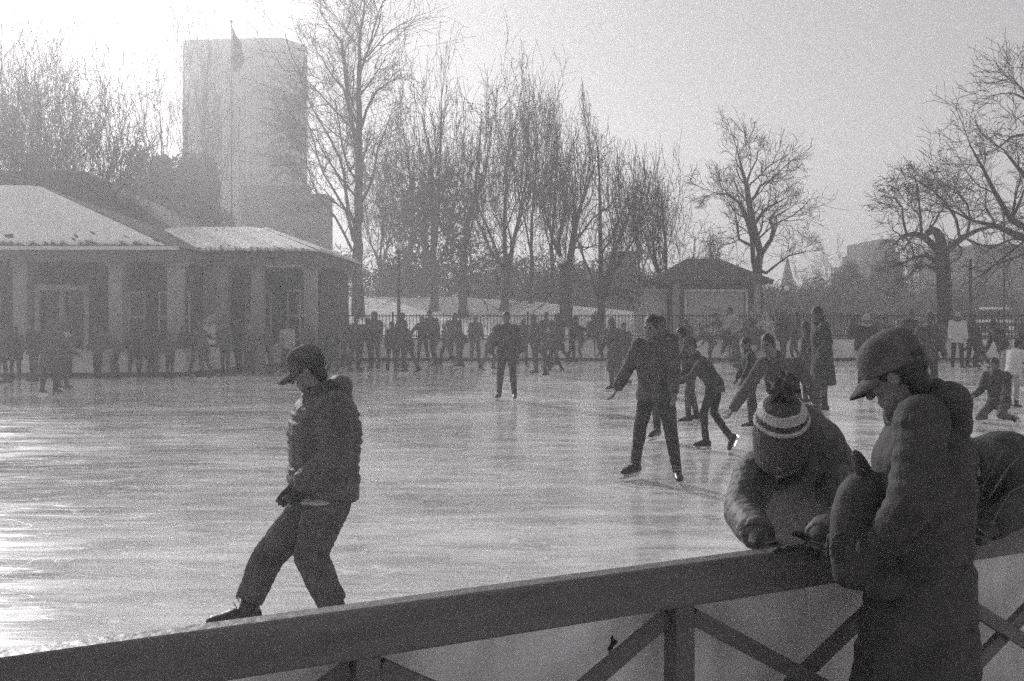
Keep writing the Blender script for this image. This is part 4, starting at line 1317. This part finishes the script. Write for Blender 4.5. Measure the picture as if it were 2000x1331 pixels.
    for z, k, sh in ((.008, 1.03, 0), (.03, 1.06, .002), (.06, 1.06, .004), (.085, 1.0, .003), (.108, .88, -.002), (.124, .68, -.008), (.134, .42, -.014), (.138, .12, -.016)):
        rs.append((H + up * z + fv * (sh - .006), hr, fv, .078 * k, .096 * k))
    rings(b2, rs, 24); ct = remesh('cap', b2, m['dark'], r, .006, 3)
    b3 = NB(); pv = None
    for i in range(13):
        a = R(-75 + 150 * i / 12); cs, sn = math.cos(a), math.sin(a)
        pts = []
        for e, dz in ((0, 0), (.5, -.016), (1, -.045)):
            pts.append(H + hr * (.078 * sn * (1 - .10 * e)) + fv * ((.081 + .080 * e) * cs) + up * (.030 + dz * max(cs, 0) - .028 * sn * sn))
        cur = [b3.verts.new(p) for p in pts] + [b3.verts.new(p - up * .007) for p in pts]
        if pv:
            for x, y_ in ((0, 1), (1, 2), (2, 5), (5, 4), (4, 3)): b3.faces.new((pv[x], pv[y_], cur[y_], cur[x]))
        pv = cur
    bmesh.ops.recalc_face_normals(b3, faces=b3.faces); obj('peak', b3, m['dark'], ct, True)
    # dark rucksack held against the rail
    c = P(1712, 1030, 2.98); z0 = c.z - .17
    b2 = NB(); ux, uy = RD, RN
    rings(b2, [(V((0, 0, z)), ux, uy, a, b_) for z, a, b_ in ((0, .12, .07), (.015, .15, .085), (.10, .165, .10), (.22, .16, .095), (.29, .135, .08), (.325, .10, .06), (.34, .05, .03))], 20)
    cap(b2, V((0, 0, .03)) + uy * .09 - ux * .08, V((0, 0, .03)) + uy * .09 + ux * .08, .05, .05); cap(b2, V((0, 0, .14)) + uy * .085 - ux * .08, V((0, 0, .14)) + uy * .085 + ux * .08, .04, .04)
    bag = empty('rucksack', (c.x, c.y, z0)); tag(bag, 'black rucksack with upright grab handle held at the railing', 'bag')
    remesh('pack_body', b2, m['black'], bag, .009, 4)
    b2 = NB(); pr = None
    for i in range(9):
        t = math.pi * i / 8; q = V((0, 0, .322)) - ux * (.040 + .020 * math.cos(t)) - ux * (.045 * math.sin(t)) + V((0, 0, .075 * math.sin(t)))
        if pr is not None: cap(b2, pr, q, .012, .012, seg=8, n=1)
        pr = q
    remesh('grab_handle', b2, m['dark'], bag, .006, 1)
    # person bent over the rail at the right edge, on the ice
    J = dict(pel=V((2.13, 4.22, .98)), neck=P(1893, 892, 3.80), head=P(1862, 915, 3.62), hf=(-.45, -.6, -.66), hu=(-.4, -.5, .77),
             shL=P(1972, 905, 3.92), shR=P(1850, 930, 3.74), elL=P(2003, 985, 3.76), elR=P(1845, 1010, 3.62), wrL=P(1930, 1030, 3.52), wrR=P(1850, 1040, 3.46),
             hdL=(-.7, -.5, -.2), hdR=(-.5, -.7, -.2), hsL=(1, .3, 0), hsR=(1, .3, 0),
             hipL=V((2.22, 4.23, .95)), hipR=V((2.04, 4.25, .95)), knL=V((2.25, 4.15, .54)), knR=V((2.0, 4.15, .54)), anL=V((2.28, 4.3, .15)), anR=V((1.98, 4.3, .15)), ftL=(.1, -1, 0), ftR=(-.3, -1, 0))
    r = person_j((2.13, 4.22, 0), J, 1.02, OUT(JK('black', .14, 1.12, (7, .07)), 'black', 'skate', [('beanie', m['black'], None), ('hoodback', m['nylon'])], ('short', 'hair'), 'black', near=True, curl=50),
                 'person in padded jacket with pale piping leaning over the railing at the right edge', 'people at the near railing')
    b2 = NB()
    for pts in ([(1908, 975, 3.68), (1928, 935, 3.70), (1945, 905, 3.72), (1958, 880, 3.76)], [(1932, 972, 3.56), (1955, 935, 3.60), (1972, 910, 3.66), (1988, 897, 3.74)], [(1936, 1025, 3.44), (1958, 985, 3.52), (1975, 960, 3.58), (2000, 948, 3.62)]):
        pr = None
        for q in pts:
            q = P(*q) - r.location
            if pr is not None: cap(b2, pr, q, .0035, .0035, seg=6, n=1)
            pr = q
    obj('piping', b2, m['mid'], r, True)
    # two skaters close together in mid ice
    person(1282, 944, 617, 155, dict(lean=6, L=(3, 10), Rr=(-6, 14), kl=7, kr=4, aL=(8, 8), aR=(4, 26), eL=25, eR=8, head=(14, 20), toe=22),
           OUT(JK('dark', .11, 1.18), 'black', 'skate', [], ('short', 'hair'), near=True, lo=1.04), 'broad skater standing straddled in mid ice with head bowed', 'skaters on the ice')
    person(1296, 866, 619, 150, dict(lean=10, L=(10, 6), Rr=(-8, 6), kl=14, kr=8, aL=(35, 14), aR=(25, 12), eL=35, eR=30, head=(12, -20)),
           OUT(JK('black', .12, 1.05), 'dark', 'skate', [('scarf', m['mid'])], ('short', 'hair'), near=True), 'skater close behind the broad straddled one, face turned away', 'skaters on the ice')
    # boy bending forward
    y = 12.96
    J = dict(pel=P(1396, 750, y), neck=P(1358, 698, y), head=P(1348, 674, y - .08), hf=(-.80, -.25, -.55), hu=(-.52, -.1, .84),
             shL=P(1372, 708, y - .16), shR=P(1352, 706, y + .16), elL=P(1350, 737, y - .24), elR=P(1335, 733, y + .2), wrL=P(1322, 748, y - .2), wrR=P(1316, 742, y + .1),
             hipL=P(1392, 758, y - .07), hipR=P(1400, 758, y + .08), knL=P(1374, 806, y - .10), knR=P(1394, 806, y + .06), anL=P(1378, 858, y - .05), anR=P(1426, 855, y + .1), ftL=(-.97, -.25, 0), ftR=(-.45, -.3, -.84))
    J['anL'].z = .14
    person_j((P(1396, 750, y).x, y, 0), J, .84, OUT(JK('dark', .12, .98), 'black', 'skate', [('beanie', m['dark'], None)], ('short', 'hair'), near=True, lo=.92),
             'slim boy bending forward on skates, one foot kicked back', 'skaters on the ice')
    person(1349, 828, 640, 100, dict(lean=14, L=(12, 3), Rr=(-8, 3), kl=10, kr=6, aL=(30, 10), aR=(20, 10), eL=30, eR=30),
           OUT(JK('dark', .12), 'mid', 'skate', [], ('long', 'hair')), 'skater mostly hidden behind the bending boy', 'skaters on the ice')
    # woman gliding with arms spread low
    y = 12.0
    J = dict(pel=P(1532, 775, y + .25), neck=P(1522, 705, y), head=P(1499, 672, y - .14), hf=(-.62, -.72, -.30), hu=(-.22, -.20, .95),
             shL=P(1556, 712, y + .02), shR=P(1490, 712, y - .03), elL=P(1582, 754, y - .02), elR=P(1456, 762, y - .12), wrL=P(1598, 788, y - .08), wrR=P(1430, 802, y - .2),
             hdR=(-.6, -.1, -.8), hdL=(.3, -.1, -.95),
             hipL=P(1545, 780, y + .25), hipR=P(1518, 780, y + .25), knL=P(1552, 840, y + .12), knR=P(1512, 840, y + .12), anL=P(1556, 878, y + .3), anR=P(1510, 878, y + .28), ftL=(-.2, -.95, 0), ftR=(-.5, -.85, 0))
    J['anL'].z = .15; J['anR'].z = .15
    person_j((P(1532, 775, y).x, y + .25, 0), J, .96, OUT(JK('dark', .18, 1.22), 'black', 'skate', [], ('pony', 'hair'), near=True), 'woman in grey coat gliding with both arms spread low', 'skaters on the ice')
    person(1468, 838, 660, 95, dict(lean=8, L=(8, 3), Rr=(-8, 3), kl=8, kr=8, aL=(15, 8), aR=(10, 8)), OUT(JK('black', .12), 'black', 'skate', [], ('short', 'hair')),
           'small skater hidden behind the woman with spread arms', 'skaters on the ice')


def far_people():
    SK, PV, PK = 'skaters on the ice', 'people outside the pavilion', 'people in the park beyond the fence'
    std = dict(lean=4, L=(6, 3), Rr=(-4, 3), kl=5, kr=4, aL=(6, 8), aR=(4, 8))
    walk = dict(lean=8, L=(22, 2), Rr=(-16, 2), kl=12, kr=22, aL=(-14, 6), aR=(18, 6), fpR=-25)
    glide = dict(lean=20, L=(26, 4), Rr=(-12, 5), kl=34, kr=14, aL=(12, 20), aR=(-10, 22), eL=22, eR=18, fpR=-20)
    bend = dict(lean=48, L=(30, 4), Rr=(8, 5), kl=34, kr=18, aL=(30, 8), aR=(38, 8), eL=20, eR=20, head=(-10, 0))
    pock = dict(lean=5, L=(4, 4), Rr=(-2, 4), kl=4, kr=4, aL=(-12, 14), aR=(-12, 14), eL=55, eR=55, inL=20, inR=20, head=(12, 8))
    wide = dict(lean=10, L=(5, 8), Rr=(-5, 9), kl=10, kr=8, aL=(8, 42), aR=(6, 38), eL=15, eR=15)
    reach = dict(lean=12, L=(10, 4), Rr=(-8, 4), kl=10, kr=10, aL=(55, 8), aR=(62, 8), eL=20, eR=12, head=(10, 0))
    sit = dict(lean=24, L=(78, 12), Rr=(70, 14), kl=140, kr=132, aL=(45, 8), aR=(40, 8), eL=35, eR=40, head=(18, 0), ankle=.12)
    W = ('short', 'hair'); LG = ('long', 'hair'); LF = ('long', 'hairl'); PN = ('pony', 'hair')
    B = lambda c, pm=None: ('beanie', m[c], m[pm] if pm else None)
    C = lambda c: ('cap', m[c]); HD = lambda c: ('hood', m[c]); SC = lambda c: ('scarf', m[c])
    T = [
        # px feet top yaw pose outfit label group
        (1606, 808, 600, 95, pock, OUT(JK('black', .52, 1.16), 'dark', 'skate', [SC('black')], W), 'tall skater in knee length black coat standing beside the spread-armed woman', SK),
        (1580, 792, 628, 60, std, OUT(JK('dark', .45, 1.08), 'black', 'skate', [], LG), 'dark coated companion just left of the tall skater in the long coat', SK),
        (990, 783, 610, 172, dict(lean=4, L=(2, 5), Rr=(-2, 6), kl=3, kr=4, aL=(4, 16), aR=(2, 16)), OUT(JK('mid', .14, 1.15), 'dark', 'skate', [], W, lo=1.1), 'broad shouldered skater standing alone in the hazy middle of the ice', SK),
        (1199, 766, 621, 135, dict(lean=6, L=(4, 4), Rr=(-4, 3), aL=(20, 6), aR=(10, 8), eL=40, eR=20, head=(16, 0)), OUT(JK('mid', .5, 1.0), 'dark', 'skate', [], LF), 'long haired skater in long pale grey coat left of the straddled pair', SK),
        (1216, 752, 630, 200, std, OUT(JK('dark', .14), 'black', 'skate', [], W), 'dark haired skater half hidden behind the pale grey coat', SK),
        (955, 724, 638, 250, glide, OUT(JK('dark', .12), 'dark', 'skate', [C('dark')], W), 'skater gliding right just behind the broad shouldered one', SK),
        (1046, 733, 614, 120, std, OUT(JK('mid', .13, 1.1), 'dark', 'skate', [C('mid')], W), 'skater in pale peaked cap right of the hazy middle skater', SK),
        (1070, 722, 610, 160, dict(std, side=3), OUT(JK('dark', .14, 1.08), 'dark', 'skate', [], W), 'tall skater in a tight huddle by the far board', SK),
        (1082, 728, 640, 60, glide, OUT(JK('mid', .1), 'black', 'skate', [B('light', 'light')], None), 'child in pale bobble hat in the huddle by the far board', SK),
        (1095, 717, 612, 100, walk, OUT(JK('dark', .14, 1.1), 'black', 'skate', [HD('dark')], None), 'hooded skater at the right of the huddle', SK),
        (1117, 712, 618, 270, reach, OUT(JK('black', .12), 'black', 'skate', [], PN), 'skater with arms out stepping right from the huddle', SK),
        (1157, 703, 616, 190, std, OUT(JK('dark', .13), 'black', 'skate', [], W), 'skater in black standing near the far board under a tree trunk', SK),
        (1172, 706, 618, 140, reach, OUT(JK('dark', .12), 'dark', 'skate', [], LG), 'long haired skater waving near the far board', SK),
        (848, 716, 606, 150, glide, OUT(JK('dark', .14, 1.1), 'dark', 'skate', [], W), 'large hazy skater leaning left before the white board', SK),
        (905, 722, 626, 110, bend, OUT(JK('mid', .12), 'dark', 'skate', [B('mid')], None), 'hazy skater bending forward before the white board', SK),
        (928, 715, 616, 200, std, OUT(JK('dark', .13), 'dark', 'skate', [], W), 'hazy skater upright between two leaning ones', SK),
        (800, 730, 625, 90, glide, OUT(JK('dark', .12), 'dark', 'skate', [], PN), 'pony-tailed hazy skater gliding left', SK),
        (765, 728, 628, 200, std, OUT(JK('mid', .14), 'dark', 'skate', [B('dark')], None), 'hazy skater in dark woollen hat standing upright', SK),
        (732, 724, 608, 170, std, OUT(JK('dark', .2, 1.15), 'dark', 'skate', [HD('dark')], None), 'bulky hooded skater in the haze below the tallest tree', SK),
        (692, 726, 620, 230, pock, OUT(JK('dark', .14, 1.15), 'dark', 'skate', [], W), 'hazy skater with hands in pockets left of the hooded one', SK),
        (650, 730, 604, 180, std, OUT(JK('dark', .16, 1.05), 'dark', 'skate', [B('dark', 'dark')], None), 'hazy skater in pointed bobble hat at the end of the white board', SK),
        (1412, 698, 612, 75, dict(reach, lean=22), OUT(JK('dark', .12), 'dark', 'skate', [], W), 'skater in dark top leaning back left of the white jacket', SK),
        (1392, 718, 640, 110, bend, OUT(JK('dark', .12), 'dark', 'skate', [], W), 'child bending low behind the bending boy', SK),
        (1438, 712, 600, 95, dict(lean=16, L=(14, 3), Rr=(-8, 3), kl=12, kr=8, aL=(30, 8), aR=(24, 8), eL=25, eR=30), OUT(JK('light', .1, 1.05), 'mid', 'skate', [], W), 'skater in pale jacket and dark cropped hair leaning forward', SK),
        (1450, 728, 684, 70, sit, OUT(JK('black', .1), 'black', 'skate', [], W), 'small child crouching at the feet of the pale jacketed skater', SK),
        (1471, 722, 622, 120, reach, OUT(JK('dark', .14, 1.1), 'light', 'skate', [], W), 'skater in dark padded jacket and pale trousers', SK),
        (1466, 700, 609, 180, std, OUT(JK('mid', .12), 'dark', 'skate', [B('light')], None), 'skater in pale cap peeping over the padded jacket', SK),
        (1505, 716, 610, 120, dict(reach, lean=18), OUT(JK('light', .1), 'light', 'skate', [HD('light')], None), 'skater in pale hooded top reaching out to the right', SK),
        (1530, 712, 612, 110, std, OUT(JK('black', .2, 1.12), 'black', 'skate', [], LG), 'long haired skater in black right of the pale hooded one', SK),
        (1692, 764, 613, 170, std, OUT(JK('black', .34, 1.1), 'black', 'skate', [B('light'), SC('light')], None), 'skater in pale woollen hat and scarf with black coat', SK),
        (1775, 735, 602, 200, std, OUT(JK('black', .2, 1.1), 'black', 'skate', [B('dark', 'dark')], None), 'dark skater in bobble hat just above the peaked cap man', SK),
        (1738, 730, 620, 120, glide, OUT(JK('dark', .12), 'black', 'skate', [], W), 'skater hidden behind the peaked cap man, only hair showing', SK),
        (1812, 792, 606, 175, dict(lean=5, L=(4, 4), Rr=(-4, 4), aL=(2, 12), aR=(2, 12), eL=20, eR=20), OUT(JK('dark', .13, 1.15), 'black', 'skate', [B('knit', 'light')], None), 'skater in dark round jumper and grey hat facing the camera', SK),
        (1870, 722, 606, 165, std, OUT(JK('white', .16, 1.18), 'black', 'skate', [B('light', 'mid'), SC('black')], None), 'skater in white padded jacket with black scarf and trousers', SK),
        (1899, 720, 618, 200, std, OUT(JK('black', .18, 1.1), 'black', 'skate', [], W), 'skater in black right behind the white padded jacket', SK),
        (1918, 722, 650, 60, dict(bend, lean=38, L=(40, 5), Rr=(-18, 6)), OUT(JK('black', .12), 'black', 'skate', [HD('black')], None), 'skater in black lunging with one leg stretched behind', SK),
        (1912, 716, 684, 150, sit, OUT(JK('mid', .1), 'mid', 'skate', [B('mid')], None), 'small child in grey sitting on the ice near the truck', SK),
        (1960, 748, 626, 110, dict(lean=30, L=(18, 4), Rr=(-6, 6), kl=14, kr=6, aL=(8, 10), aR=(0, 12)), OUT(JK('black', .14, 1.05), 'light', 'skate', [C('black')], W), 'skater in black jacket and pale trousers stooping to the left', SK),
        (1978, 800, 664, 300, dict(lean=16, L=(8, 6), Rr=(-6, 6), aL=(20, 10), aR=(24, 10), eL=30, eR=30), OUT(JK('white', .12, 1.1), 'light', 'skate', [C('black')], W), 'skater in white top and black peaked cap facing right', SK),
        (1952, 828, 700, 130, dict(lean=14, L=(60, 12), Rr=(52, 14), kl=140, kr=136, aL=(25, 10), aR=(20, 10), eL=45, eR=45, head=(14, 0), ankle=.10), OUT(JK('black', .12, 1.12), 'mid', 'skate', [], W), 'person in black jacket kneeling on the ice at the right edge', SK),
        (1998, 715, 632, 90, std, OUT(JK('black', .14, 1.1), 'black', 'skate', [], W), 'skater in black cut off by the right edge', SK),
        (672, 720, 612, 150, walk, OUT(JK('mid', .14, 1.1), 'dark', 'skate', [B('dark')], None), 'hazy skater walking behind the one with hands in pockets', SK),
        (712, 716, 622, 200, bend, OUT(JK('dark', .12, 1.1), 'mid', 'skate', [], W), 'hazy bent skater right of the one with hands in pockets', SK),
        (782, 718, 612, 240, pock, OUT(JK('mid', .3, 1.1), 'dark', 'skate', [SC('light')], LG), 'hazy skater in long coat and pale scarf below the street lamp', SK),
        (826, 712, 618, 170, wide, OUT(JK('dark', .12, 1.1), 'dark', 'skate', [], W), 'hazy skater balancing with arms out below the street lamp', SK),
        (872, 714, 630, 60, walk, OUT(JK('mid', .12), 'dark', 'skate', [B('light', 'light')], None), 'hazy child in pale bobble hat before the white board', SK),
        (888, 708, 612, 190, std, OUT(JK('black', .24, 1.1), 'dark', 'skate', [], LG), 'hazy skater in dark coat behind the forward bending one', SK),
        (1020, 716, 622, 200, reach, OUT(JK('dark', .12, 1.05), 'dark', 'skate', [], PN), 'pony-tailed skater reaching sideways behind the hazy middle skater', SK),
        (1060, 736, 650, 300, bend, OUT(JK('dark', .12), 'denim', 'skate', [C('mid')], W), 'child bent over in front of the huddle', SK),
        (1136, 706, 626, 120, glide, OUT(JK('mid', .12), 'dark', 'skate', [B('mid', 'light')], None), 'child gliding left between the two long haired skaters', SK),
        (1340, 704, 622, 170, std, OUT(JK('dark', .16, 1.1), 'dark', 'skate', [HD('dark')], None), 'hooded skater far behind the bending boy', SK),
        (1422, 706, 618, 200, glide, OUT(JK('mid', .12, 1.05), 'denim', 'skate', [], LF), 'fair haired skater behind the pale jacket', SK),
        (1488, 706, 624, 240, walk, OUT(JK('black', .2, 1.1), 'dark', 'skate', [B('mid')], None), 'skater in black coat and grey hat between padded jacket and hooded top', SK),
        (1552, 708, 616, 100, glide, OUT(JK('dark', .14, 1.1), 'black', 'skate', [SC('mid')], W), 'skater in grey scarf leaning left toward the pale hooded top', SK),
        (1664, 704, 620, 230, pock, OUT(JK('dark', .2, 1.1), 'dark', 'skate', [], W), 'skater with hands in pockets far behind the pale woollen hat', SK),
        (1716, 712, 616, 140, walk, OUT(JK('mid', .14, 1.1), 'dark', 'skate', [B('dark')], None), 'skater in grey jacket right of the pale woollen hat', SK),
        (1842, 706, 618, 120, glide, OUT(JK('dark', .14, 1.1), 'denim', 'skate', [], LG), 'long haired skater between round jumper and white jacket', SK),
        # outside the pavilion
        (232, 740, 640, 120, bend, OUT(JK('dark', .12, 1.1), 'dark', 'shoe', [B('dark')], None), 'person stooping beside the second column', PV),
        (282, 738, 626, 210, std, OUT(JK('black', .3, 1.15), 'black', 'shoe', [SC('mid')], W), 'person in black coat and grey scarf under the fascia corner', PV),
        (332, 739, 648, 160, pock, OUT(JK('mid', .12, 1.1), 'denim', 'shoe', [C('dark')], W), 'child in dark cap with hands in pockets by the corner column', PV),
        (385, 736, 630, 240, reach, OUT(JK('mid', .14, 1.1), 'dark', 'skate', [], LF), 'fair haired person reaching out by the lower wing', PV),
        (466, 732, 624, 150, std, OUT(JK('black', .24, 1.15), 'dark', 'skate', [B('dark')], None), 'person in dark coat between hooded skater and pale bobble hat', PV),
        (600, 729, 632, 200, walk, OUT(JK('mid', .14, 1.1), 'dark', 'skate', [], W), 'skater passing behind the foreground man at the end of the wing', PV),
        (96, 772, 626, 250, dict(lean=8, L=(8, 3), Rr=(-4, 3), kl=6, kr=4, aL=(20, 6), aR=(25, 6), eL=50, eR=45, head=(14, 0)), OUT(JK('dark', .42, 1.22), 'black', 'skate', [HD('dark')], None, lo=1.1), 'bulky person in long hooded parka bending toward a child', PV),
        (124, 762, 650, 265, dict(lean=8, L=(4, 3), Rr=(-3, 3), aL=(25, 6), aR=(22, 6), eL=30, eR=30, head=(22, 0)), OUT(JK('mid', .12, 1.1), 'mid', 'skate', [B('light')], None, lo=1.2), 'child in pale woollen hat holding on to the parka', PV),
        (30, 742, 638, 200, std, OUT(JK('black', .3, 1.15), 'black', 'shoe', [HD('black')], None), 'hooded person in black beside the left column', PV),
        (4, 748, 634, 270, std, OUT(JK('mid', .16, 1.1), 'dark', 'shoe', [], W), 'person in grey jacket cut off by the left edge', PV),
        (66, 745, 630, 150, pock, OUT(JK('black', .16, 1.25), 'dark', 'shoe', [], W), 'broad person in black between column and parka', PV),
        (128, 738, 612, 190, std, OUT(JK('dark', .14, 1.05), 'black', 'shoe', [HD('mid')], None), 'person in grey hood standing behind the pale hatted child', PV),
        (190, 738, 632, 160, std, OUT(JK('dark', .14, 1.1), 'black', 'shoe', [], W), 'person in dark jacket left of the second column', PV),
        (262, 736, 634, 200, pock, OUT(JK('dark', .2, 1.1), 'dark', 'shoe', [B('dark')], None), 'person in dark woollen hat right of the second column', PV),
        (302, 737, 630, 150, std, OUT(JK('mid', .14, 1.1), 'dark', 'shoe', [], LG), 'long haired person in grey before the corner column', PV),
        (360, 734, 636, 210, std, OUT(JK('dark', .14, 1.05), 'dark', 'shoe', [], W), 'short haired person at the corner of the pavilion', PV),
        (402, 740, 640, 120, glide, OUT(JK('dark', .14, 1.1), 'dark', 'skate', [], W), 'skater gliding left past the lower wing', PV),
        (440, 735, 628, 170, std, OUT(JK('dark', .16, 1.1), 'dark', 'skate', [HD('dark')], None), 'hooded skater in front of the lower wing', PV),
        (487, 734, 634, 200, std, OUT(JK('mid', .14, 1.1), 'dark', 'skate', [B('light', 'light')], None), 'skater in pale bobble hat before the lower wing', PV),
        (528, 733, 640, 140, reach, OUT(JK('dark', .12, 1.05), 'dark', 'skate', [], PN), 'pony-tailed skater with hands out before the lower wing', PV),
        (562, 731, 628, 180, std, OUT(JK('light', .14, 1.05), 'dark', 'skate', [B('mid')], None), 'skater in pale jacket behind the foreground man', PV),
    ]
    for px, ft, tp, yaw, po, O, lb, gr in T:
        person(px, ft, tp, yaw, po, O, lb, gr)
    K = [(1660, 601, 60, 170, 'dark', 'mid', 'lone walker in grey cap left of the pale scarfed skater'), (1728, 598, 56, 160, 'black', 'mid', 'park walker in black above the peaked cap'), (1745, 601, 58, 200, 'mid', 'light', 'park walker in pale hat beside the walker in black'),
         (1792, 596, 54, 190, 'black', 'light', 'park walker in pale hat left of the gnarled trunk'), (1532, 604, 50, 100, 'black', 'dark', 'dark visitor standing behind the fence right of the kiosk'), (1556, 606, 51, 250, 'black', 'dark', 'second dark visitor behind the fence near the street lamp'),
         (1640, 606, 57, 120, 'dark', 'dark', 'park walker in dark hat right of the long coat'), (1985, 612, 55, 180, 'black', 'mid', 'park walker in grey hat right of the truck')]
    for px, tp, y, yaw, c, hc, lb in K:
        X = (px - 1000) / F * y; b = ground(X, y)
        h = CH + (610 - tp) / F * y - b
        tp2 = 610 - (b + min(max(h, 1.5), 1.85) - CH) * F / y
        person(px, 0, tp2, yaw, walk, OUT(JK(c, .2, 1.1), 'black', 'shoe', [('beanie', m[hc], None)], None), lb, PK, y=y, base=b)

HAZE_D, HAZE_G, EXPO = .0048, .58, 1.1
SKY_POW, SKY_S, SUN_S = .12, .15, 2.0
# ------------------------------------------------------------------ light, air, camera
def world(el, az, strength):
    w = bpy.data.worlds.new('World'); S.world = w; w.use_nodes = True
    nt = w.node_tree; N = nt.nodes.new; Lk = nt.links.new
    bg = nt.nodes['Background']
    sky = N('ShaderNodeTexSky'); sky.sky_type = 'NISHITA'; sky.sun_disc = False
    sky.sun_elevation = R(el); sky.sun_rotation = R(az); sky.air_density = 1.0; sky.dust_density = 3.0; sky.ozone_density = 1.0
    bw = N('ShaderNodeRGBToBW'); Lk(sky.outputs[0], bw.inputs[0])           # black and white film
    mx = N('ShaderNodeVectorMath'); mx.operation = 'MULTIPLY'
    pw = N('ShaderNodeMath'); pw.operation = 'POWER'; pw.inputs[1].default_value = SKY_POW; Lk(bw.outputs[0], pw.inputs[0])   # the film's soft shoulder
    Lk(pw.outputs[0], mx.inputs[0]); mx.inputs[1].default_value = (1.0, .975, 1.01)
    Lk(mx.outputs[0], bg.inputs['Color']); bg.inputs['Strength'].default_value = strength


def sun(el, az, strength):
    l = bpy.data.lights.new('sun', 'SUN'); l.energy = strength; l.angle = R(.5); l.color = (1.0, .985, .975)
    o = bpy.data.objects.new('sun', l); COL.objects.link(o)
    d = V((math.sin(R(az)) * math.cos(R(el)), math.cos(R(az)) * math.cos(R(el)), math.sin(R(el))))
    o.location = d * 80; o.rotation_euler = d.to_track_quat('Z', 'Y').to_euler()


def haze(density, g):
    bm = NB(); bx(bm, -166, 166, -34, 286, -3.5, 48)  # air haze, made denser to imitate the veiling glare of the lens
    m_, nt, b = nodes('glare_haze')
    nt.nodes.remove(b)
    v = nt.nodes.new('ShaderNodeVolumePrincipled')
    v.inputs['Color'].default_value = (.97, .96, .97, 1); v.inputs['Density'].default_value = density; v.inputs['Anisotropy'].default_value = g
    v.inputs['Density Attribute'].default_value = ''
    nt.links.new(v.outputs[0], nt.nodes['Material Output'].inputs['Volume'])
    o = obj('haze', bm, m_); tag(o, 'winter haze thickened to stand in for lens glare', 'haze', kind='stuff'); o.display_type = 'WIRE'


def camera():
    c = bpy.data.cameras.new('camera'); o = bpy.data.objects.new('camera', c); COL.objects.link(o)
    o.location = (0, 0, CH); o.rotation_euler = (R(90), 0, 0)
    c.sensor_width = 36; c.lens = 36 * F / 2000; c.shift_y = -(665.5 - HZ) / 2000
    c.clip_start = .05; c.clip_end = 2000
    S.camera = o


SUN_EL, SUN_AZ = 21.5, -32.0
near_people(); far_people(); flush()
setting(); trees()
world(SUN_EL, SUN_AZ, SKY_S); sun(SUN_EL, SUN_AZ, SUN_S); haze(HAZE_D, HAZE_G); camera()
S.render.engine = 'CYCLES'
S.cycles.use_denoising = False
S.cycles.use_adaptive_sampling = True; S.cycles.adaptive_threshold = .05; S.cycles.adaptive_min_samples = 24
S.cycles.max_bounces = 6; S.cycles.diffuse_bounces = 3; S.cycles.glossy_bounces = 3; S.cycles.volume_bounces = 1; S.cycles.transmission_bounces = 2
S.cycles.sample_clamp_indirect = 4
S.view_settings.view_transform = 'Standard'; S.view_settings.look = 'None'; S.view_settings.exposure = EXPO; S.view_settings.gamma = 1
